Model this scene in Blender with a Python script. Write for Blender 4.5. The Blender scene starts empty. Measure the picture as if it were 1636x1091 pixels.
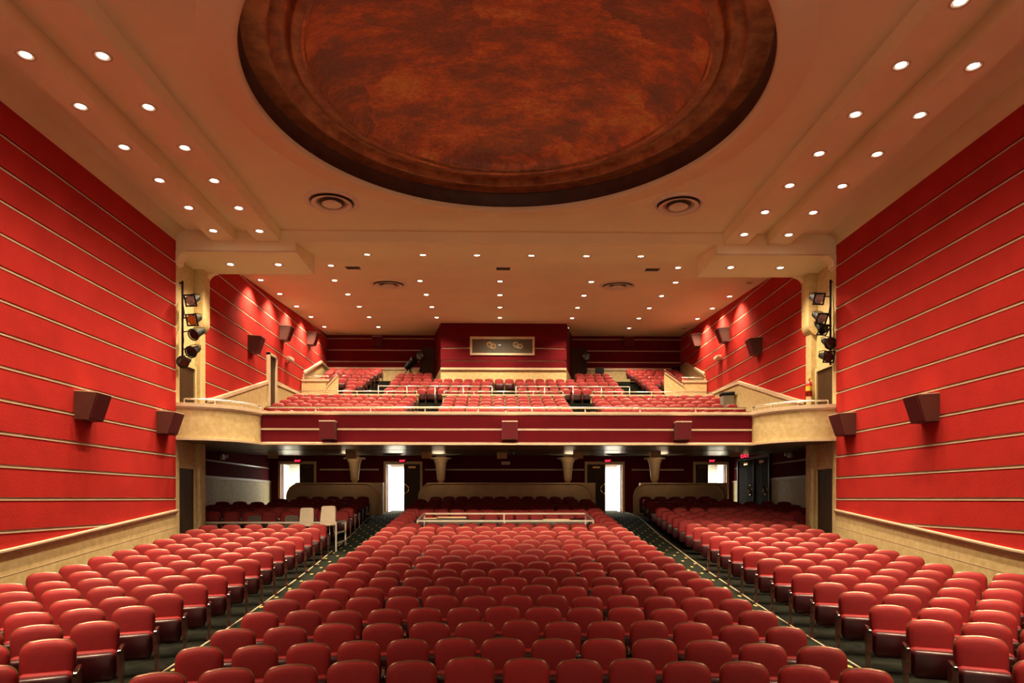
import bpy, math, random
import numpy as np
from mathutils import Vector, Matrix

S = bpy.context.scene
C = S.collection
random.seed(7)
PI = math.pi

# ------------------------------------------------------------------ camera
ZC = 2.30                       # eye height above the floor of the front row
F = 1091.0                      # 24 mm lens on 36 mm, in pixels of a 1636 px wide frame
YAW = math.atan(20 / F)
HOR, CX = 797.0, 818.0
cam_d = bpy.data.cameras.new('camera')
cam = bpy.data.objects.new('camera', cam_d)
C.objects.link(cam)
cam.location = (0, 0, ZC)
cam.rotation_euler = (PI / 2, 0, -YAW)
cam_d.lens = 24.0
cam_d.sensor_width = 36.0
cam_d.shift_y = (HOR - 545.5) / 1636
cam_d.clip_end = 200
S.camera = cam

# ------------------------------------------------------------------ world, exposure
W = bpy.data.worlds.new('world')
S.world = W
W.use_nodes = True
W.node_tree.nodes['Background'].inputs[0].default_value = (1.0, 0.72, 0.46, 1)
W.node_tree.nodes['Background'].inputs[1].default_value = 0.48     # warm ambient fill, let in through the open stage side
S.view_settings.view_transform = 'Standard'
S.view_settings.look = 'None'
S.view_settings.exposure = 0.42
S.view_settings.gamma = 1.0
S.view_settings.use_curve_mapping = False
S.cycles.use_denoising = True
S.cycles.max_bounces = 8
S.cycles.diffuse_bounces = 5
S.cycles.glossy_bounces = 3
S.cycles.transmission_bounces = 4
S.cycles.sample_clamp_indirect = 6.0
S.cycles.caustics_reflective = False
S.cycles.caustics_refractive = False

LAMP_W = 1000.0                  # power of one ceiling downlight
LAMP_COL = (1.0, 0.76, 0.48)

def area_light(name, loc, rot, size, size_y, power, col):
    d = bpy.data.lights.new(name, 'AREA')
    d.shape = 'RECTANGLE'; d.size = size; d.size_y = size_y; d.energy = power; d.color = col
    o = bpy.data.objects.new(name, d); C.objects.link(o)
    o.location = loc; o.rotation_euler = rot
    return o
# added fill light, unseen, high over the stage behind the camera
area_light('stage_fill_light', (0.2, -3.5, ZC + 5.2), (math.radians(62), 0, 0), 11, 1.2, 50, (1.0, 0.78, 0.52))
# assumed wash light, unseen under the ceiling, added to brighten the rear stalls
assumed_wash = area_light('assumed_wash_light', (0.2, 7.3, ZC + 6.15), (math.radians(62), 0, 0), 9.5, 0.35, 230, (1.0, 0.76, 0.48))
assumed_wash.data.spread = math.radians(50)
# assumed unseen light that keeps the lobby bright beyond the open doors
area_light('assumed_lobby_light', (0.2, 31.6, ZC + 1.6), (0, 0, 0), 19, 2.4, 2200, (1.0, 0.97, 0.86))

# ------------------------------------------------------------------ measuring helpers: a point of the photo at a known depth or height
def at(px, py, Y):
    u = (px - CX) / F; v = (HOR - py) / F
    t = math.tan(math.atan(u) + YAW)
    X = t * Y
    zc = Y * math.cos(YAW) + X * math.sin(YAW)
    return Vector((X, Y, ZC + v * zc))
def xw(px, Y): return at(px, 0, Y).x
def zw(px, py, Y): return at(px, py, Y).z
def ywall(px, X):               # depth at which a wall plane at X shows in column px
    return X / math.tan(math.atan((px - CX) / F) + YAW)
def onwall(px, py, X): return at(px, py, ywall(px, X))

# ------------------------------------------------------------------ materials
def mat(name, col, rough=0.7, metal=0.0, var=0.0, scale=8.0, bump=0.0, bscale=60.0, col2=None, emit=None, estr=0.0, spec=None, rnd=0.0, stretch=None, sheen=0.0, coat=0.0):
    m = bpy.data.materials.new(name)
    m.use_nodes = True
    nt = m.node_tree; N = nt.nodes; L = nt.links
    b = N['Principled BSDF']
    b.inputs['Base Color'].default_value = (*col, 1)
    b.inputs['Roughness'].default_value = rough
    b.inputs['Metallic'].default_value = metal
    if spec is not None: b.inputs['Specular IOR Level'].default_value = spec
    if sheen: b.inputs['Sheen Weight'].default_value = sheen; b.inputs['Sheen Roughness'].default_value = 0.4
    if coat: b.inputs['Coat Weight'].default_value = coat; b.inputs['Coat Roughness'].default_value = 0.15
    if emit: b.inputs['Emission Color'].default_value = (*emit, 1); b.inputs['Emission Strength'].default_value = estr
    src = None
    if var or col2:
        tc = N.new('ShaderNodeTexCoord'); no = N.new('ShaderNodeTexNoise')
        no.inputs['Scale'].default_value = scale; no.inputs['Detail'].default_value = 5; no.inputs['Roughness'].default_value = 0.62
        if stretch:
            mp = N.new('ShaderNodeMapping'); mp.inputs['Scale'].default_value = stretch
            L.new(tc.outputs['Object'], mp.inputs['Vector']); L.new(mp.outputs['Vector'], no.inputs['Vector'])
        else:
            L.new(tc.outputs['Object'], no.inputs['Vector'])
        rp = N.new('ShaderNodeValToRGB')
        a = col; c2 = col2 or tuple(x * (1 - var) for x in col)
        rp.color_ramp.elements[0].position = 0.36; rp.color_ramp.elements[0].color = (*c2, 1)
        rp.color_ramp.elements[1].position = 0.64; rp.color_ramp.elements[1].color = (*a, 1)
        L.new(no.outputs['Fac'], rp.inputs['Fac'])
        src = rp.outputs['Color']
    if rnd:
        oi = N.new('ShaderNodeObjectInfo'); hs = N.new('ShaderNodeHueSaturation'); mr = N.new('ShaderNodeMapRange')
        mr.inputs['To Min'].default_value = 1 - rnd; mr.inputs['To Max'].default_value = 1 + rnd
        L.new(oi.outputs['Random'], mr.inputs['Value']); L.new(mr.outputs['Result'], hs.inputs['Value'])
        if src is not None: L.new(src, hs.inputs['Color'])
        else: hs.inputs['Color'].default_value = (*col, 1)
        src = hs.outputs['Color']
    if src is not None: L.new(src, b.inputs['Base Color'])
    if bump:
        tc2 = N.new('ShaderNodeTexCoord'); n2 = N.new('ShaderNodeTexNoise'); bp = N.new('ShaderNodeBump')
        n2.inputs['Scale'].default_value = bscale; n2.inputs['Detail'].default_value = 3
        bp.inputs['Strength'].default_value = bump; bp.inputs['Distance'].default_value = 0.02
        L.new(tc2.outputs['Object'], n2.inputs['Vector']); L.new(n2.outputs['Fac'], bp.inputs['Height']); L.new(bp.outputs['Normal'], b.inputs['Normal'])
    return m

M = {}
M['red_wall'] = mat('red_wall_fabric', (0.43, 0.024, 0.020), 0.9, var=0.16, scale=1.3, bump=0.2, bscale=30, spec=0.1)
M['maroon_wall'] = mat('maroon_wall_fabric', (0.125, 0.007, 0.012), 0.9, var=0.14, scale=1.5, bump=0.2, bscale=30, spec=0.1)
M['red_seat'] = mat('red_seat_fabric', (0.24, 0.0105, 0.0135), 0.62, var=0.12, scale=9, bump=0.12, bscale=220, rnd=0.16, sheen=0.0, spec=0.22)
M['maroon_vinyl'] = mat('maroon_vinyl', (0.045, 0.003, 0.007), 0.36, var=0.3, scale=7, rnd=0.15, coat=0.1, spec=0.35)
M['shell'] = mat('brown_seat_shell', (0.20, 0.085, 0.04), 0.35, metal=0.35, var=0.3, scale=12)
M['arm_wood'] = mat('black_lacquered_arm', (0.018, 0.012, 0.010), 0.18, var=0.4, scale=14, coat=0.5)
M['standard'] = mat('red_brown_standard', (0.11, 0.030, 0.018), 0.33, var=0.4, scale=9, coat=0.2)
M['carpet'] = mat('dark_green_carpet', (0.009, 0.010, 0.008), 0.95, col2=(0.020, 0.021, 0.016), scale=5.0, bump=0.4, bscale=120, spec=0.03)
M['stone'] = mat('cream_stone', (0.66, 0.53, 0.28), 0.6, col2=(0.54, 0.41, 0.18), scale=7, bump=0.1, bscale=25)
M['moulding'] = mat('cream_moulding', (0.66, 0.52, 0.36), 0.4, var=0.15, scale=5)
M['strip'] = mat('cream_strip', (0.60, 0.46, 0.32), 0.3, var=0.15, scale=3)
M['ceiling'] = mat('ochre_ceiling_paint', (0.92, 0.83, 0.58), 0.8, var=0.06, scale=0.7, bump=0.04, bscale=9)
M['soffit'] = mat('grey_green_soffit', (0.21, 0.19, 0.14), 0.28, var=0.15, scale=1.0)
M['brown_panel'] = mat('tan_partition_paint', (0.70, 0.47, 0.26), 0.55, var=0.15, scale=3)
M['dark_wood'] = mat('dark_door_wood', (0.075, 0.042, 0.018), 0.5, spec=0.2, col2=(0.038, 0.020, 0.009), scale=3, stretch=(14, 14, 0.8))
M['door_matte'] = mat('dull_dark_door', (0.035, 0.020, 0.011), 0.85, spec=0.05, col2=(0.018, 0.010, 0.006), scale=3, stretch=(14, 14, 0.8))
M['black'] = mat('black_metal', (0.012, 0.012, 0.012), 0.65, spec=0.2, var=0.3, scale=8)
M['steel'] = mat('brushed_steel', (0.72, 0.70, 0.66), 0.25, metal=0.95, var=0.1, scale=20)
M['white_rail'] = mat('pale_rail_paint', (0.72, 0.66, 0.58), 0.3, metal=0.4, var=0.08, scale=6)
M['spk_front'] = mat('speaker_cloth_maroon', (0.13, 0.006, 0.014), 0.9, var=0.1, scale=40, bump=0.2, bscale=300)
M['spk_body'] = mat('speaker_body_paint', (0.10, 0.022, 0.014), 0.55, var=0.12, scale=6)
M['tan_box'] = mat('tan_speaker_box', (0.85, 0.60, 0.33), 0.7, var=0.1, scale=6)
M['gold'] = mat('polished_brass', (0.88, 0.60, 0.22), 0.22, metal=1.0, var=0.1, scale=12)
M['trim_white'] = mat('off_white_trim', (0.66, 0.52, 0.40), 0.45, var=0.06, scale=6)
M['lens'] = mat('lit_lamp_glass', (1, 0.95, 0.85), 0.3, emit=(1.0, 0.88, 0.66), estr=14)
M['vent'] = mat('vent_paint', (0.85, 0.76, 0.62), 0.45, var=0.1, scale=6)
M['vent_throat'] = mat('vent_throat', (0.11, 0.075, 0.05), 0.7, var=0.2, scale=9)
M['vent_dark'] = mat('vent_dark', (0.03, 0.022, 0.016), 0.7, var=0.2, scale=9)
M['white_paint'] = mat('white_lobby_paint', (0.86, 0.84, 0.74), 0.6, var=0.06, scale=1.5)
M['white_plastic'] = mat('white_plastic', (0.80, 0.72, 0.56), 0.4, var=0.05, scale=7)
M['grey_plastic'] = mat('grey_plastic', (0.085, 0.075, 0.062), 0.45, var=0.1, scale=7)
M['exit_red'] = mat('exit_sign_glow', (0.8, 0.02, 0.04), 0.4, emit=(1, 0.02, 0.06), estr=3.0)
M['amber'] = mat('amber_gel', (0.9, 0.32, 0.05), 0.25, var=0.5, scale=18)
M['blue_gel'] = mat('blue_grey_gel', (0.16, 0.20, 0.30), 0.12, col2=(0.65, 0.55, 0.5), scale=9)
M['lens_dark'] = mat('dark_lens', (0.03, 0.025, 0.02), 0.08, var=0.3, scale=9, coat=0.6)
M['glass'] = mat('booth_glass', (0.02, 0.02, 0.02), 0.04, spec=0.9)
M['red_paint'] = mat('extinguisher_red', (0.55, 0.02, 0.02), 0.3, var=0.1, scale=9)
M['yellow'] = mat('yellow_label', (0.8, 0.55, 0.05), 0.5, var=0.1, scale=20)
M['grey_bin'] = mat('grey_bin_plastic', (0.30, 0.29, 0.25), 0.5, var=0.1, scale=9)

# booth glass: clear pane
g = M['glass'].node_tree.nodes['Principled BSDF']
g.inputs['Transmission Weight'].default_value = 0.9; g.inputs['IOR'].default_value = 1.45; g.inputs['Base Color'].default_value = (0.75, 0.75, 0.7, 1)

def carpet_dots():
    m = bpy.data.materials.new('aisle_carpet_gold_dots'); m.use_nodes = True
    nt = m.node_tree; N = nt.nodes; L = nt.links; b = N['Principled BSDF']; b.inputs['Roughness'].default_value = 0.95; b.inputs['Specular IOR Level'].default_value = 0.04
    tc = N.new('ShaderNodeTexCoord'); mp = N.new('ShaderNodeMapping'); mp.inputs['Scale'].default_value = (3.6, 1.7, 0.0); mp.inputs['Rotation'].default_value = (0, 0, 0.785)
    vo = N.new('ShaderNodeTexVoronoi'); vo.inputs['Scale'].default_value = 1.0; vo.inputs['Randomness'].default_value = 0.0
    rp = N.new('ShaderNodeValToRGB'); e = rp.color_ramp.elements
    e[0].position = 0.10; e[0].color = (0.70, 0.50, 0.16, 1); e[1].position = 0.13; e[1].color = (0.022, 0.027, 0.020, 1)
    no = N.new('ShaderNodeTexNoise'); no.inputs['Scale'].default_value = 30
    mx = N.new('ShaderNodeMix'); mx.data_type = 'RGBA'; mx.blend_type = 'MULTIPLY'; mx.inputs['Factor'].default_value = 0.6
    L.new(tc.outputs['Object'], mp.inputs['Vector']); L.new(mp.outputs['Vector'], vo.inputs['Vector']); L.new(vo.outputs['Distance'], rp.inputs['Fac'])
    L.new(tc.outputs['Object'], no.inputs['Vector'])
    L.new(rp.outputs['Color'], mx.inputs['A']); L.new(no.outputs['Fac'], mx.inputs['B']); L.new(mx.outputs['Result'], b.inputs['Base Color'])
    return m
M['dots'] = carpet_dots()

def copper():
    m = bpy.data.materials.new('copper_leaf'); m.use_nodes = True
    nt = m.node_tree; N = nt.nodes; L = nt.links; b = N['Principled BSDF']
    b.inputs['Metallic'].default_value = 0.2; b.inputs['Roughness'].default_value = 0.55
    tc = N.new('ShaderNodeTexCoord')
    mp = N.new('ShaderNodeMapping'); mp.inputs['Scale'].default_value = (0.75, 1.25, 1.0)
    n1 = N.new('ShaderNodeTexNoise'); n1.inputs['Scale'].default_value = 1.25; n1.inputs['Detail'].default_value = 7; n1.inputs['Roughness'].default_value = 0.72
    L.new(tc.outputs['Object'], mp.inputs['Vector']); L.new(mp.outputs['Vector'], n1.inputs['Vector'])
    vo = N.new('ShaderNodeTexVoronoi'); vo.distance = 'CHEBYCHEV'; vo.inputs['Scale'].default_value = 1.15; vo.inputs['Randomness'].default_value = 0.85
    mp2 = N.new('ShaderNodeMapping'); mp2.inputs['Scale'].default_value = (0.7, 1.3, 0.0)
    n3 = N.new('ShaderNodeTexNoise'); n3.inputs['Scale'].default_value = 3.0; n3.inputs['Detail'].default_value = 4
    wp = N.new('ShaderNodeMix'); wp.data_type = 'VECTOR'; wp.inputs['Factor'].default_value = 0.30
    L.new(tc.outputs['Object'], n3.inputs['Vector']); L.new(tc.outputs['Object'], wp.inputs['A']); L.new(n3.outputs['Color'], wp.inputs['B'])
    L.new(wp.outputs['Result'], mp2.inputs['Vector']); L.new(mp2.outputs['Vector'], vo.inputs['Vector'])
    sp_ = N.new('ShaderNodeSeparateColor'); L.new(vo.outputs['Color'], sp_.inputs[0])
    mm = N.new('ShaderNodeMath'); mm.operation = 'MULTIPLY_ADD'; mm.inputs[1].default_value = 0.15; mm.inputs[2].default_value = -0.075; L.new(sp_.outputs[0], mm.inputs[0])
    ma = N.new('ShaderNodeMath'); ma.operation = 'ADD'; L.new(n1.outputs['Fac'], ma.inputs[0]); L.new(mm.outputs[0], ma.inputs[1])
    r1 = N.new('ShaderNodeValToRGB'); e = r1.color_ramp.elements
    e[0].position = 0.34; e[0].color = (0.36, 0.18, 0.14, 1); e[1].position = 0.66; e[1].color = (1.0, 0.50, 0.17, 1)
    x = r1.color_ramp.elements.new(0.46); x.color = (0.52, 0.22, 0.13, 1)
    x = r1.color_ramp.elements.new(0.56); x.color = (0.88, 0.29, 0.13, 1)
    L.new(ma.outputs[0], r1.inputs['Fac'])
    br = N.new('ShaderNodeTexBrick'); br.inputs['Scale'].default_value = 9.0; br.inputs['Mortar Size'].default_value = 0.010
    br.inputs['Color1'].default_value = (1, 1, 1, 1); br.inputs['Color2'].default_value = (0.62, 0.62, 0.62, 1); br.inputs['Mortar'].default_value = (0.5, 0.45, 0.4, 1)
    L.new(tc.outputs['Object'], br.inputs['Vector'])
    mx = N.new('ShaderNodeMix'); mx.data_type = 'RGBA'; mx.blend_type = 'MULTIPLY'; mx.inputs['Factor'].default_value = 0.7
    L.new(r1.outputs['Color'], mx.inputs['A']); L.new(br.outputs['Color'], mx.inputs['B']); L.new(mx.outputs['Result'], b.inputs['Base Color'])
    return m
M['copper'] = copper()
M['copper_dark'] = mat('dark_copper_leaf', (0.50, 0.22, 0.09), 0.40, metal=0.4, col2=(0.24, 0.085, 0.04), scale=3.5, bump=0.15, bscale=14)

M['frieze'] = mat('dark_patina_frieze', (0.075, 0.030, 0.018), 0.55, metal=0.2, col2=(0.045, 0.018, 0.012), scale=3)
# ------------------------------------------------------------------ mesh builder
class MB:
    def __init__(s): s.v = []; s.f = []; s.sm = []; s.mi = []; s.cur = 0
    def add(s, vs, fs, smooth=False):
        b = len(s.v); s.v += [tuple(x) for x in vs]
        for f in fs: s.f.append(tuple(b + i for i in f)); s.sm.append(smooth); s.mi.append(s.cur)
        return s
    def box(s, x0, x1, y0, y1, z0, z1):
        v = [(x0, y0, z0), (x1, y0, z0), (x1, y1, z0), (x0, y1, z0), (x0, y0, z1), (x1, y0, z1), (x1, y1, z1), (x0, y1, z1)]
        return s.add(v, [(0, 3, 2, 1), (4, 5, 6, 7), (0, 1, 5, 4), (1, 2, 6, 5), (2, 3, 7, 6), (3, 0, 4, 7)])
    def hexa(s, v): return s.add(v, [(0, 3, 2, 1), (4, 5, 6, 7), (0, 1, 5, 4), (1, 2, 6, 5), (2, 3, 7, 6), (3, 0, 4, 7)])
    def prism(s, poly, axis, a, b):     # poly in the two other axes, extruded from a to b along axis
        def p(q, t): return {'x': (t, q[0], q[1]), 'y': (q[0], t, q[1]), 'z': (q[0], q[1], t)}[axis]
        n = len(poly)
        v = [p(q, a) for q in poly] + [p(q, b) for q in poly]
        return s.add(v, [tuple(range(n))[::-1], tuple(range(n, 2 * n))] + [(i, (i + 1) % n, n + (i + 1) % n, n + i) for i in range(n)])
    def loft(s, loops, cap0=True, cap1=True, smooth=True, closed=True):
        n = len(loops[0]); v = [p for l in loops for p in l]; f = []
        for k in range(len(loops) - 1):
            for i in range(n if closed else n - 1):
                j = (i + 1) % n
                f.append((k * n + i, k * n + j, (k + 1) * n + j, (k + 1) * n + i))
        if cap0: f.append(tuple(range(n))[::-1])
        if cap1: f.append(tuple(range((len(loops) - 1) * n, len(loops) * n)))
        return s.add(v, f, smooth)
    def lathe(s, prof, c=(0, 0, 0), n=32, axis='z', smooth=True, a0=0, a1=2 * PI):
        full = abs(a1 - a0 - 2 * PI) < 1e-6
        m = n if full else n + 1; v = []; f = []
        for (r, h) in prof:
            for i in range(m):
                a = a0 + (a1 - a0) * i / n
                x, y = r * math.cos(a), r * math.sin(a)
                p = {'z': (x, y, h), 'y': (x, h, y), 'x': (h, x, y)}[axis]
                v.append((c[0] + p[0], c[1] + p[1], c[2] + p[2]))
        for k in range(len(prof) - 1):
            for i in range(n):
                j = (i + 1) % m
                f.append((k * m + i, k * m + j, (k + 1) * m + j, (k + 1) * m + i))
        return s.add(v, f, smooth)
    def tube(s, pts, r, n=8, cap=True):
        pts = [Vector(p) for p in pts]; loops = []
        for i, p in enumerate(pts):
            d = (pts[min(i + 1, len(pts) - 1)] - pts[max(i - 1, 0)]).normalized()
            u = d.cross(Vector((0, 0, 1)))
            if u.length < 1e-3: u = Vector((1, 0, 0))
            u.normalize(); w = d.cross(u)
            loops.append([tuple(p + u * (r * math.cos(2 * PI * k / n)) + w * (r * math.sin(2 * PI * k / n))) for k in range(n)])
        return s.loft(loops, cap, cap)
    def bar(s, p, q, w, h):             # straight bar of rectangular section, h up
        p, q = Vector(p), Vector(q); d = (q - p).normalized(); u = d.cross(Vector((0, 0, 1)))
        if u.length < 1e-3: u = Vector((1, 0, 0))
        u.normalize(); t = u.cross(d); l = []
        for a in (p, q): l.append([tuple(a + u * (sx * w / 2) + t * (sy * h / 2)) for sx, sy in ((-1, -1), (1, -1), (1, 1), (-1, 1))])
        return s.loft(l, smooth=False)
    def xf(s, m): s.v = [tuple(m @ Vector(p)) for p in s.v]; return s
    def join(s, o): return s._j(o)
    def _j(s, o):
        b = len(s.v); s.v += o.v; s.f += [tuple(b + i for i in f) for f in o.f]; s.sm += o.sm; s.mi += [s.cur] * len(o.f); return s
    def mesh(s, name, mats):
        me = bpy.data.meshes.new(name); me.from_pydata(s.v, [], s.f)
        for m in (mats if isinstance(mats, list) else [mats]): me.materials.append(m)
        me.polygons.foreach_set('use_smooth', s.sm)
        if isinstance(mats, list): me.polygons.foreach_set('material_index', s.mi)
        me.update()
        import bmesh
        bm = bmesh.new(); bm.from_mesh(me); bmesh.ops.recalc_face_normals(bm, faces=bm.faces); bm.to_mesh(me); bm.free()
        return me
    def build(s, name, mats, parent=None, bevel=0.0):
        o = bpy.data.objects.new(name, s.mesh(name, mats)); C.objects.link(o)
        if parent is not None: o.parent = parent
        if bevel:
            b = o.modifiers.new('bevel', 'BEVEL'); b.width = bevel; b.segments = 2; b.limit_method = 'ANGLE'
        return o

def struct(o): o['kind'] = 'structure'; return o
def tag(o, label, cat, group=None):
    o['label'] = label; o['category'] = cat
    if group: o['group'] = group
    return o
def thing(name, label, cat, loc=(0, 0, 0), rotz=0.0, group=None):
    o = bpy.data.objects.new(name, None); C.objects.link(o); o.empty_display_size = 0.1
    o.location = loc; o.rotation_euler = (0, 0, rotz)
    return tag(o, label, cat, group)
def kids(o): return KIDS.get(o.name, [])
KIDS = {}
def sub(name, mesh, parent):
    o = bpy.data.objects.new(name, mesh); C.objects.link(o); o.parent = parent
    KIDS.setdefault(parent.name, []).append(o)
    return o
def dup(root, loc, rot=None, label=None, group=None):
    r = root.copy(); C.objects.link(r); r.location = loc
    if rot is not None: r.rotation_euler = rot
    if label: r['label'] = label
    if group: r['group'] = group
    for ch in KIDS.get(root.name, []):
        c = ch.copy(); C.objects.link(c); c.parent = r
        KIDS.setdefault(r.name, []).append(c)
        for g_ in KIDS.get(ch.name, []):
            d = g_.copy(); C.objects.link(d); d.parent = c
    return r
ORD = ['zeroth', 'first', 'second', 'third', 'fourth', 'fifth', 'sixth', 'seventh', 'eighth', 'ninth', 'tenth', 'eleventh', 'twelfth',
       'thirteenth', 'fourteenth', 'fifteenth', 'sixteenth', 'seventeenth', 'eighteenth', 'nineteenth', 'twentieth']

# ------------------------------------------------------------------ the hall: main dimensions
WL, WR, CM = -8.03, 8.50, 0.20          # side walls and the hall's centre line
YB = 17.0                               # end of the striped side walls
YP = 18.75                              # end of the lighting bay / front of the balcony wall
YF = 18.65                              # balcony fascia
YR = 29.8                               # rear wall of the stalls
RL, RR = -9.95, 10.28                   # side walls under the balcony
YU = 31.8                               # rear wall of the balcony
H0 = 6.37                               # ceiling height over the eye at the walls
SP = 0.531                              # spacing of the wall strips

# sloping stalls floor: rows are arcs about (ACX, ACY)
ACX, ACY, R0, DR = 0.17, -3.4, 9.8, 0.8
KT = [-20, -6, 0, 1, 2, 3, 4, 5, 6, 7, 8, 9, 10, 11, 12, 13, 14, 15, 16, 17, 18, 19, 20, 25, 30, 50]
DT = [1.62, 1.60, 1.50, 1.47, 1.435, 1.40, 1.364, 1.325, 1.283, 1.237, 1.187, 1.135, 1.075, 1.02, .962, .898, .833, .762, .685, .61, .535, .46, .385, -.09, -.22, -.22]
SEATH = 0.80
def drop(k): return float(np.interp(k, KT, DT))
def floor_z(x, y):
    k = (math.hypot(x - ACX, y - ACY) - R0) / DR
    return ZC - drop(k) - SEATH

def grid_floor(name, xs, ys, m, dz=0.0):
    b = MB(); v = [(x, y, floor_z(x, y) + dz) for y in ys for x in xs]; n = len(xs)
    f = [(j * n + i, j * n + i + 1, (j + 1) * n + i + 1, (j + 1) * n + i) for j in range(len(ys) - 1) for i in range(n - 1)]
    return b.add(v, f, True).build(name, m)
struct(grid_floor('floor', np.linspace(-11, 11.4, 46), np.linspace(-1.5, YR + 0.05, 80), M['carpet']))

def aisle_line(y, s): return CM + s * (4.42 + 0.042 * (y - 9))
def aisle(s, name):
    ys = np.linspace(4.5, YR - 0.02, 70); v = []; f = []
    for y in ys:
        for t in (0, 0.5, 1):
            x = aisle_line(y, s) * (1 - t) + (CM + s * 3.42) * t
            v.append((x, y, floor_z(x, y) + 0.008))
    for j in range(len(ys) - 1):
        for i in range(2): f.append((j * 3 + i, j * 3 + i + 1, j * 3 + i + 4, j * 3 + i + 3))
    o = MB().add(v, f, True).build(name, M['dots'])
    struct(o)
    e = MB(); v = []; f = []
    for y in ys:
        x = aisle_line(y, s); z = floor_z(x, y)
        v += [(x - .014, y, z + .006), (x - .014, y, z + .02), (x + .014, y, z + .02), (x + .014, y, z + .006)]
    for j in range(len(ys) - 1):
        for i in range(3): f.append((j * 4 + i, j * 4 + i + 1, j * 4 + i + 5, j * 4 + i + 4))
    e.add(v, f).build('edge_trim', M['moulding'], o)
aisle(-1, 'aisle_carpet_floor'); aisle(1, 'aisle_carpet_floor')

# ------------------------------------------------------------------ striped side walls with dado
def dado_top(y): return ZC + float(np.interp(y, [-2, 3, 7, 11.15, 17.0], [-1.35, -1.28, -1.10, -0.82, -0.262]))
def side_wall(X, s, name):              # s = +1: the room lies towards +x of this wall
    w = struct(MB().box(min(X, X - s * .3), max(X, X - s * .3), -1.5, YB, ZC - 3.2, ZC + H0 + .4).build(name, M['strip']))
    for n in range(-5, 12):
        z0, z1 = ZC + n * SP + 0.030, ZC + (n + 1) * SP - 0.028
        if n == 11: z1 = ZC + H0 + 0.05
        MB().box(min(X, X + s * .052), max(X, X + s * .052), -1.5, YB, ZC + n * SP - .028, ZC + n * SP - .003).build('wall_strip', M['strip'], w)
        MB().box(min(X, X + s * .045), max(X, X + s * .045), -1.5, YB, z0, z1).build('wall_panel', M['red_wall'], w)
    ys = np.linspace(-1.5, YB, 26); loops = []; cap = []
    for y in ys:
        t = dado_top(y)
        loops.append([(X, y, ZC - 3.2), (X + s * .06, y, ZC - 3.2), (X + s * .06, y, t), (X, y, t)])
        cap.append([(X, y, t - .085), (X + s * .085, y, t - .085), (X + s * .11, y, t - .03), (X + s * .11, y, t), (X, y, t + .012)])
    MB().loft(loops, smooth=False).build('dado', M['stone'], w)
    MB().loft(cap, smooth=False).build('dado_rail', M['moulding'], w)
    # masonry joints of the dado
    for q in (0.42,):
        j = [[(X + s * .0605, y, dado_top(y) - q), (X + s * .063, y, dado_top(y) - q), (X + s * .063, y, dado_top(y) - q - .008), (X + s * .0605, y, dado_top(y) - q - .008)] for y in ys]
        MB().loft(j, smooth=False).build('dado_joint', M['moulding'], w)
    return w
side_wall(WL, 1, 'wall_left'); side_wall(WR, -1, 'wall_right')

# ------------------------------------------------------------------ main ceiling with round opening, copper dome, lamp beams
DX, DY, DRAD = 0.14, 11.39, 4.19
HM = 6.64
def main_ceiling():
    x0, x1, y0, y1 = WL + .30, WR - .30, -1.5, YB + .02
    angs = set(i * 2 * PI / 96 for i in range(96))
    for cx_, cy_ in ((x0, y0), (x1, y0), (x1, y1), (x0, y1)): angs.add(math.atan2(cy_ - DY, cx_ - DX) % (2 * PI))
    angs = sorted(angs); v = []
    for a in angs:
        c_, s_ = math.cos(a), math.sin(a)
        t = min((x1 - DX) / c_ if c_ > 1e-9 else 1e9, (x0 - DX) / c_ if c_ < -1e-9 else 1e9, (y1 - DY) / s_ if s_ > 1e-9 else 1e9, (y0 - DY) / s_ if s_ < -1e-9 else 1e9)
        v += [(DX + DRAD * c_, DY + DRAD * s_, ZC + HM), (DX + t * c_, DY + t * s_, ZC + HM)]
    n = len(angs)
    o = struct(MB().add(v, [(2 * i, 2 * ((i + 1) % n), 2 * ((i + 1) % n) + 1, 2 * i + 1) for i in range(n)]).build('ceiling', M['ceiling']))
    z = ZC + HM
    MB().lathe([(DRAD, z + .02), (DRAD, z - .05), (DRAD + .03, z - .07), (DRAD + .13, z - .07), (DRAD + .17, z - .035), (DRAD + .52, z - .022), (DRAD + .54, z + .004)], (DX, DY, 0), 128).build('opening_rim', M['ceiling'], o)
    # coved edges along the walls
    for X, s in ((WL, 1), (WR, -1)):
        pr = [(X - s * .1, ZC + H0)] + [(X + s * (.045 + .30 * (1 - math.cos(a))), ZC + H0 + .275 * math.sin(a)) for a in np.linspace(0, PI / 2, 8)] + [(X + s * .36, ZC + HM + .05), (X - s * .1, ZC + HM + .05)]
        MB().loft([[(p[0], y, p[1]) for p in pr] for y in (-1.5, YB + .02)]).build('ceiling_cove', M['ceiling'], o)
    return o
main_ceiling()
z = ZC
dome = struct(MB().lathe([(3.24, z + 7.05)] + [(3.22 * math.cos(a), z + 7.06 + .55 * math.sin(a)) for a in np.linspace(0, PI / 2, 16)[:-1]] + [(0.001, z + 7.61)], (DX, DY, 0), 128).build('dome_ceiling', M['copper']))
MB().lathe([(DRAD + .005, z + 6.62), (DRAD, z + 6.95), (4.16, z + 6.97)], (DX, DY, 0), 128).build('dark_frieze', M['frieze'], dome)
MB().lathe([(4.16, z + 6.97), (4.14, z + 6.975), (3.86, z + 6.975), (3.82, z + 6.96), (3.78, z + 6.98), (3.76, z + 7.09), (3.60, z + 7.11), (3.50, z + 7.09), (3.47, z + 7.01), (3.44, z + 6.985), (3.30, z + 6.985), (3.26, z + 7.0), (3.235, z + 7.06)], (DX, DY, 0), 128).build('stepped_rim', M['copper_dark'], dome)
MB().lathe([(3.30, z + 6.99), (3.275, z + 6.965), (3.25, z + 6.99)], (DX, DY, 0), 128).build('bead', M['copper'], dome)
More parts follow.
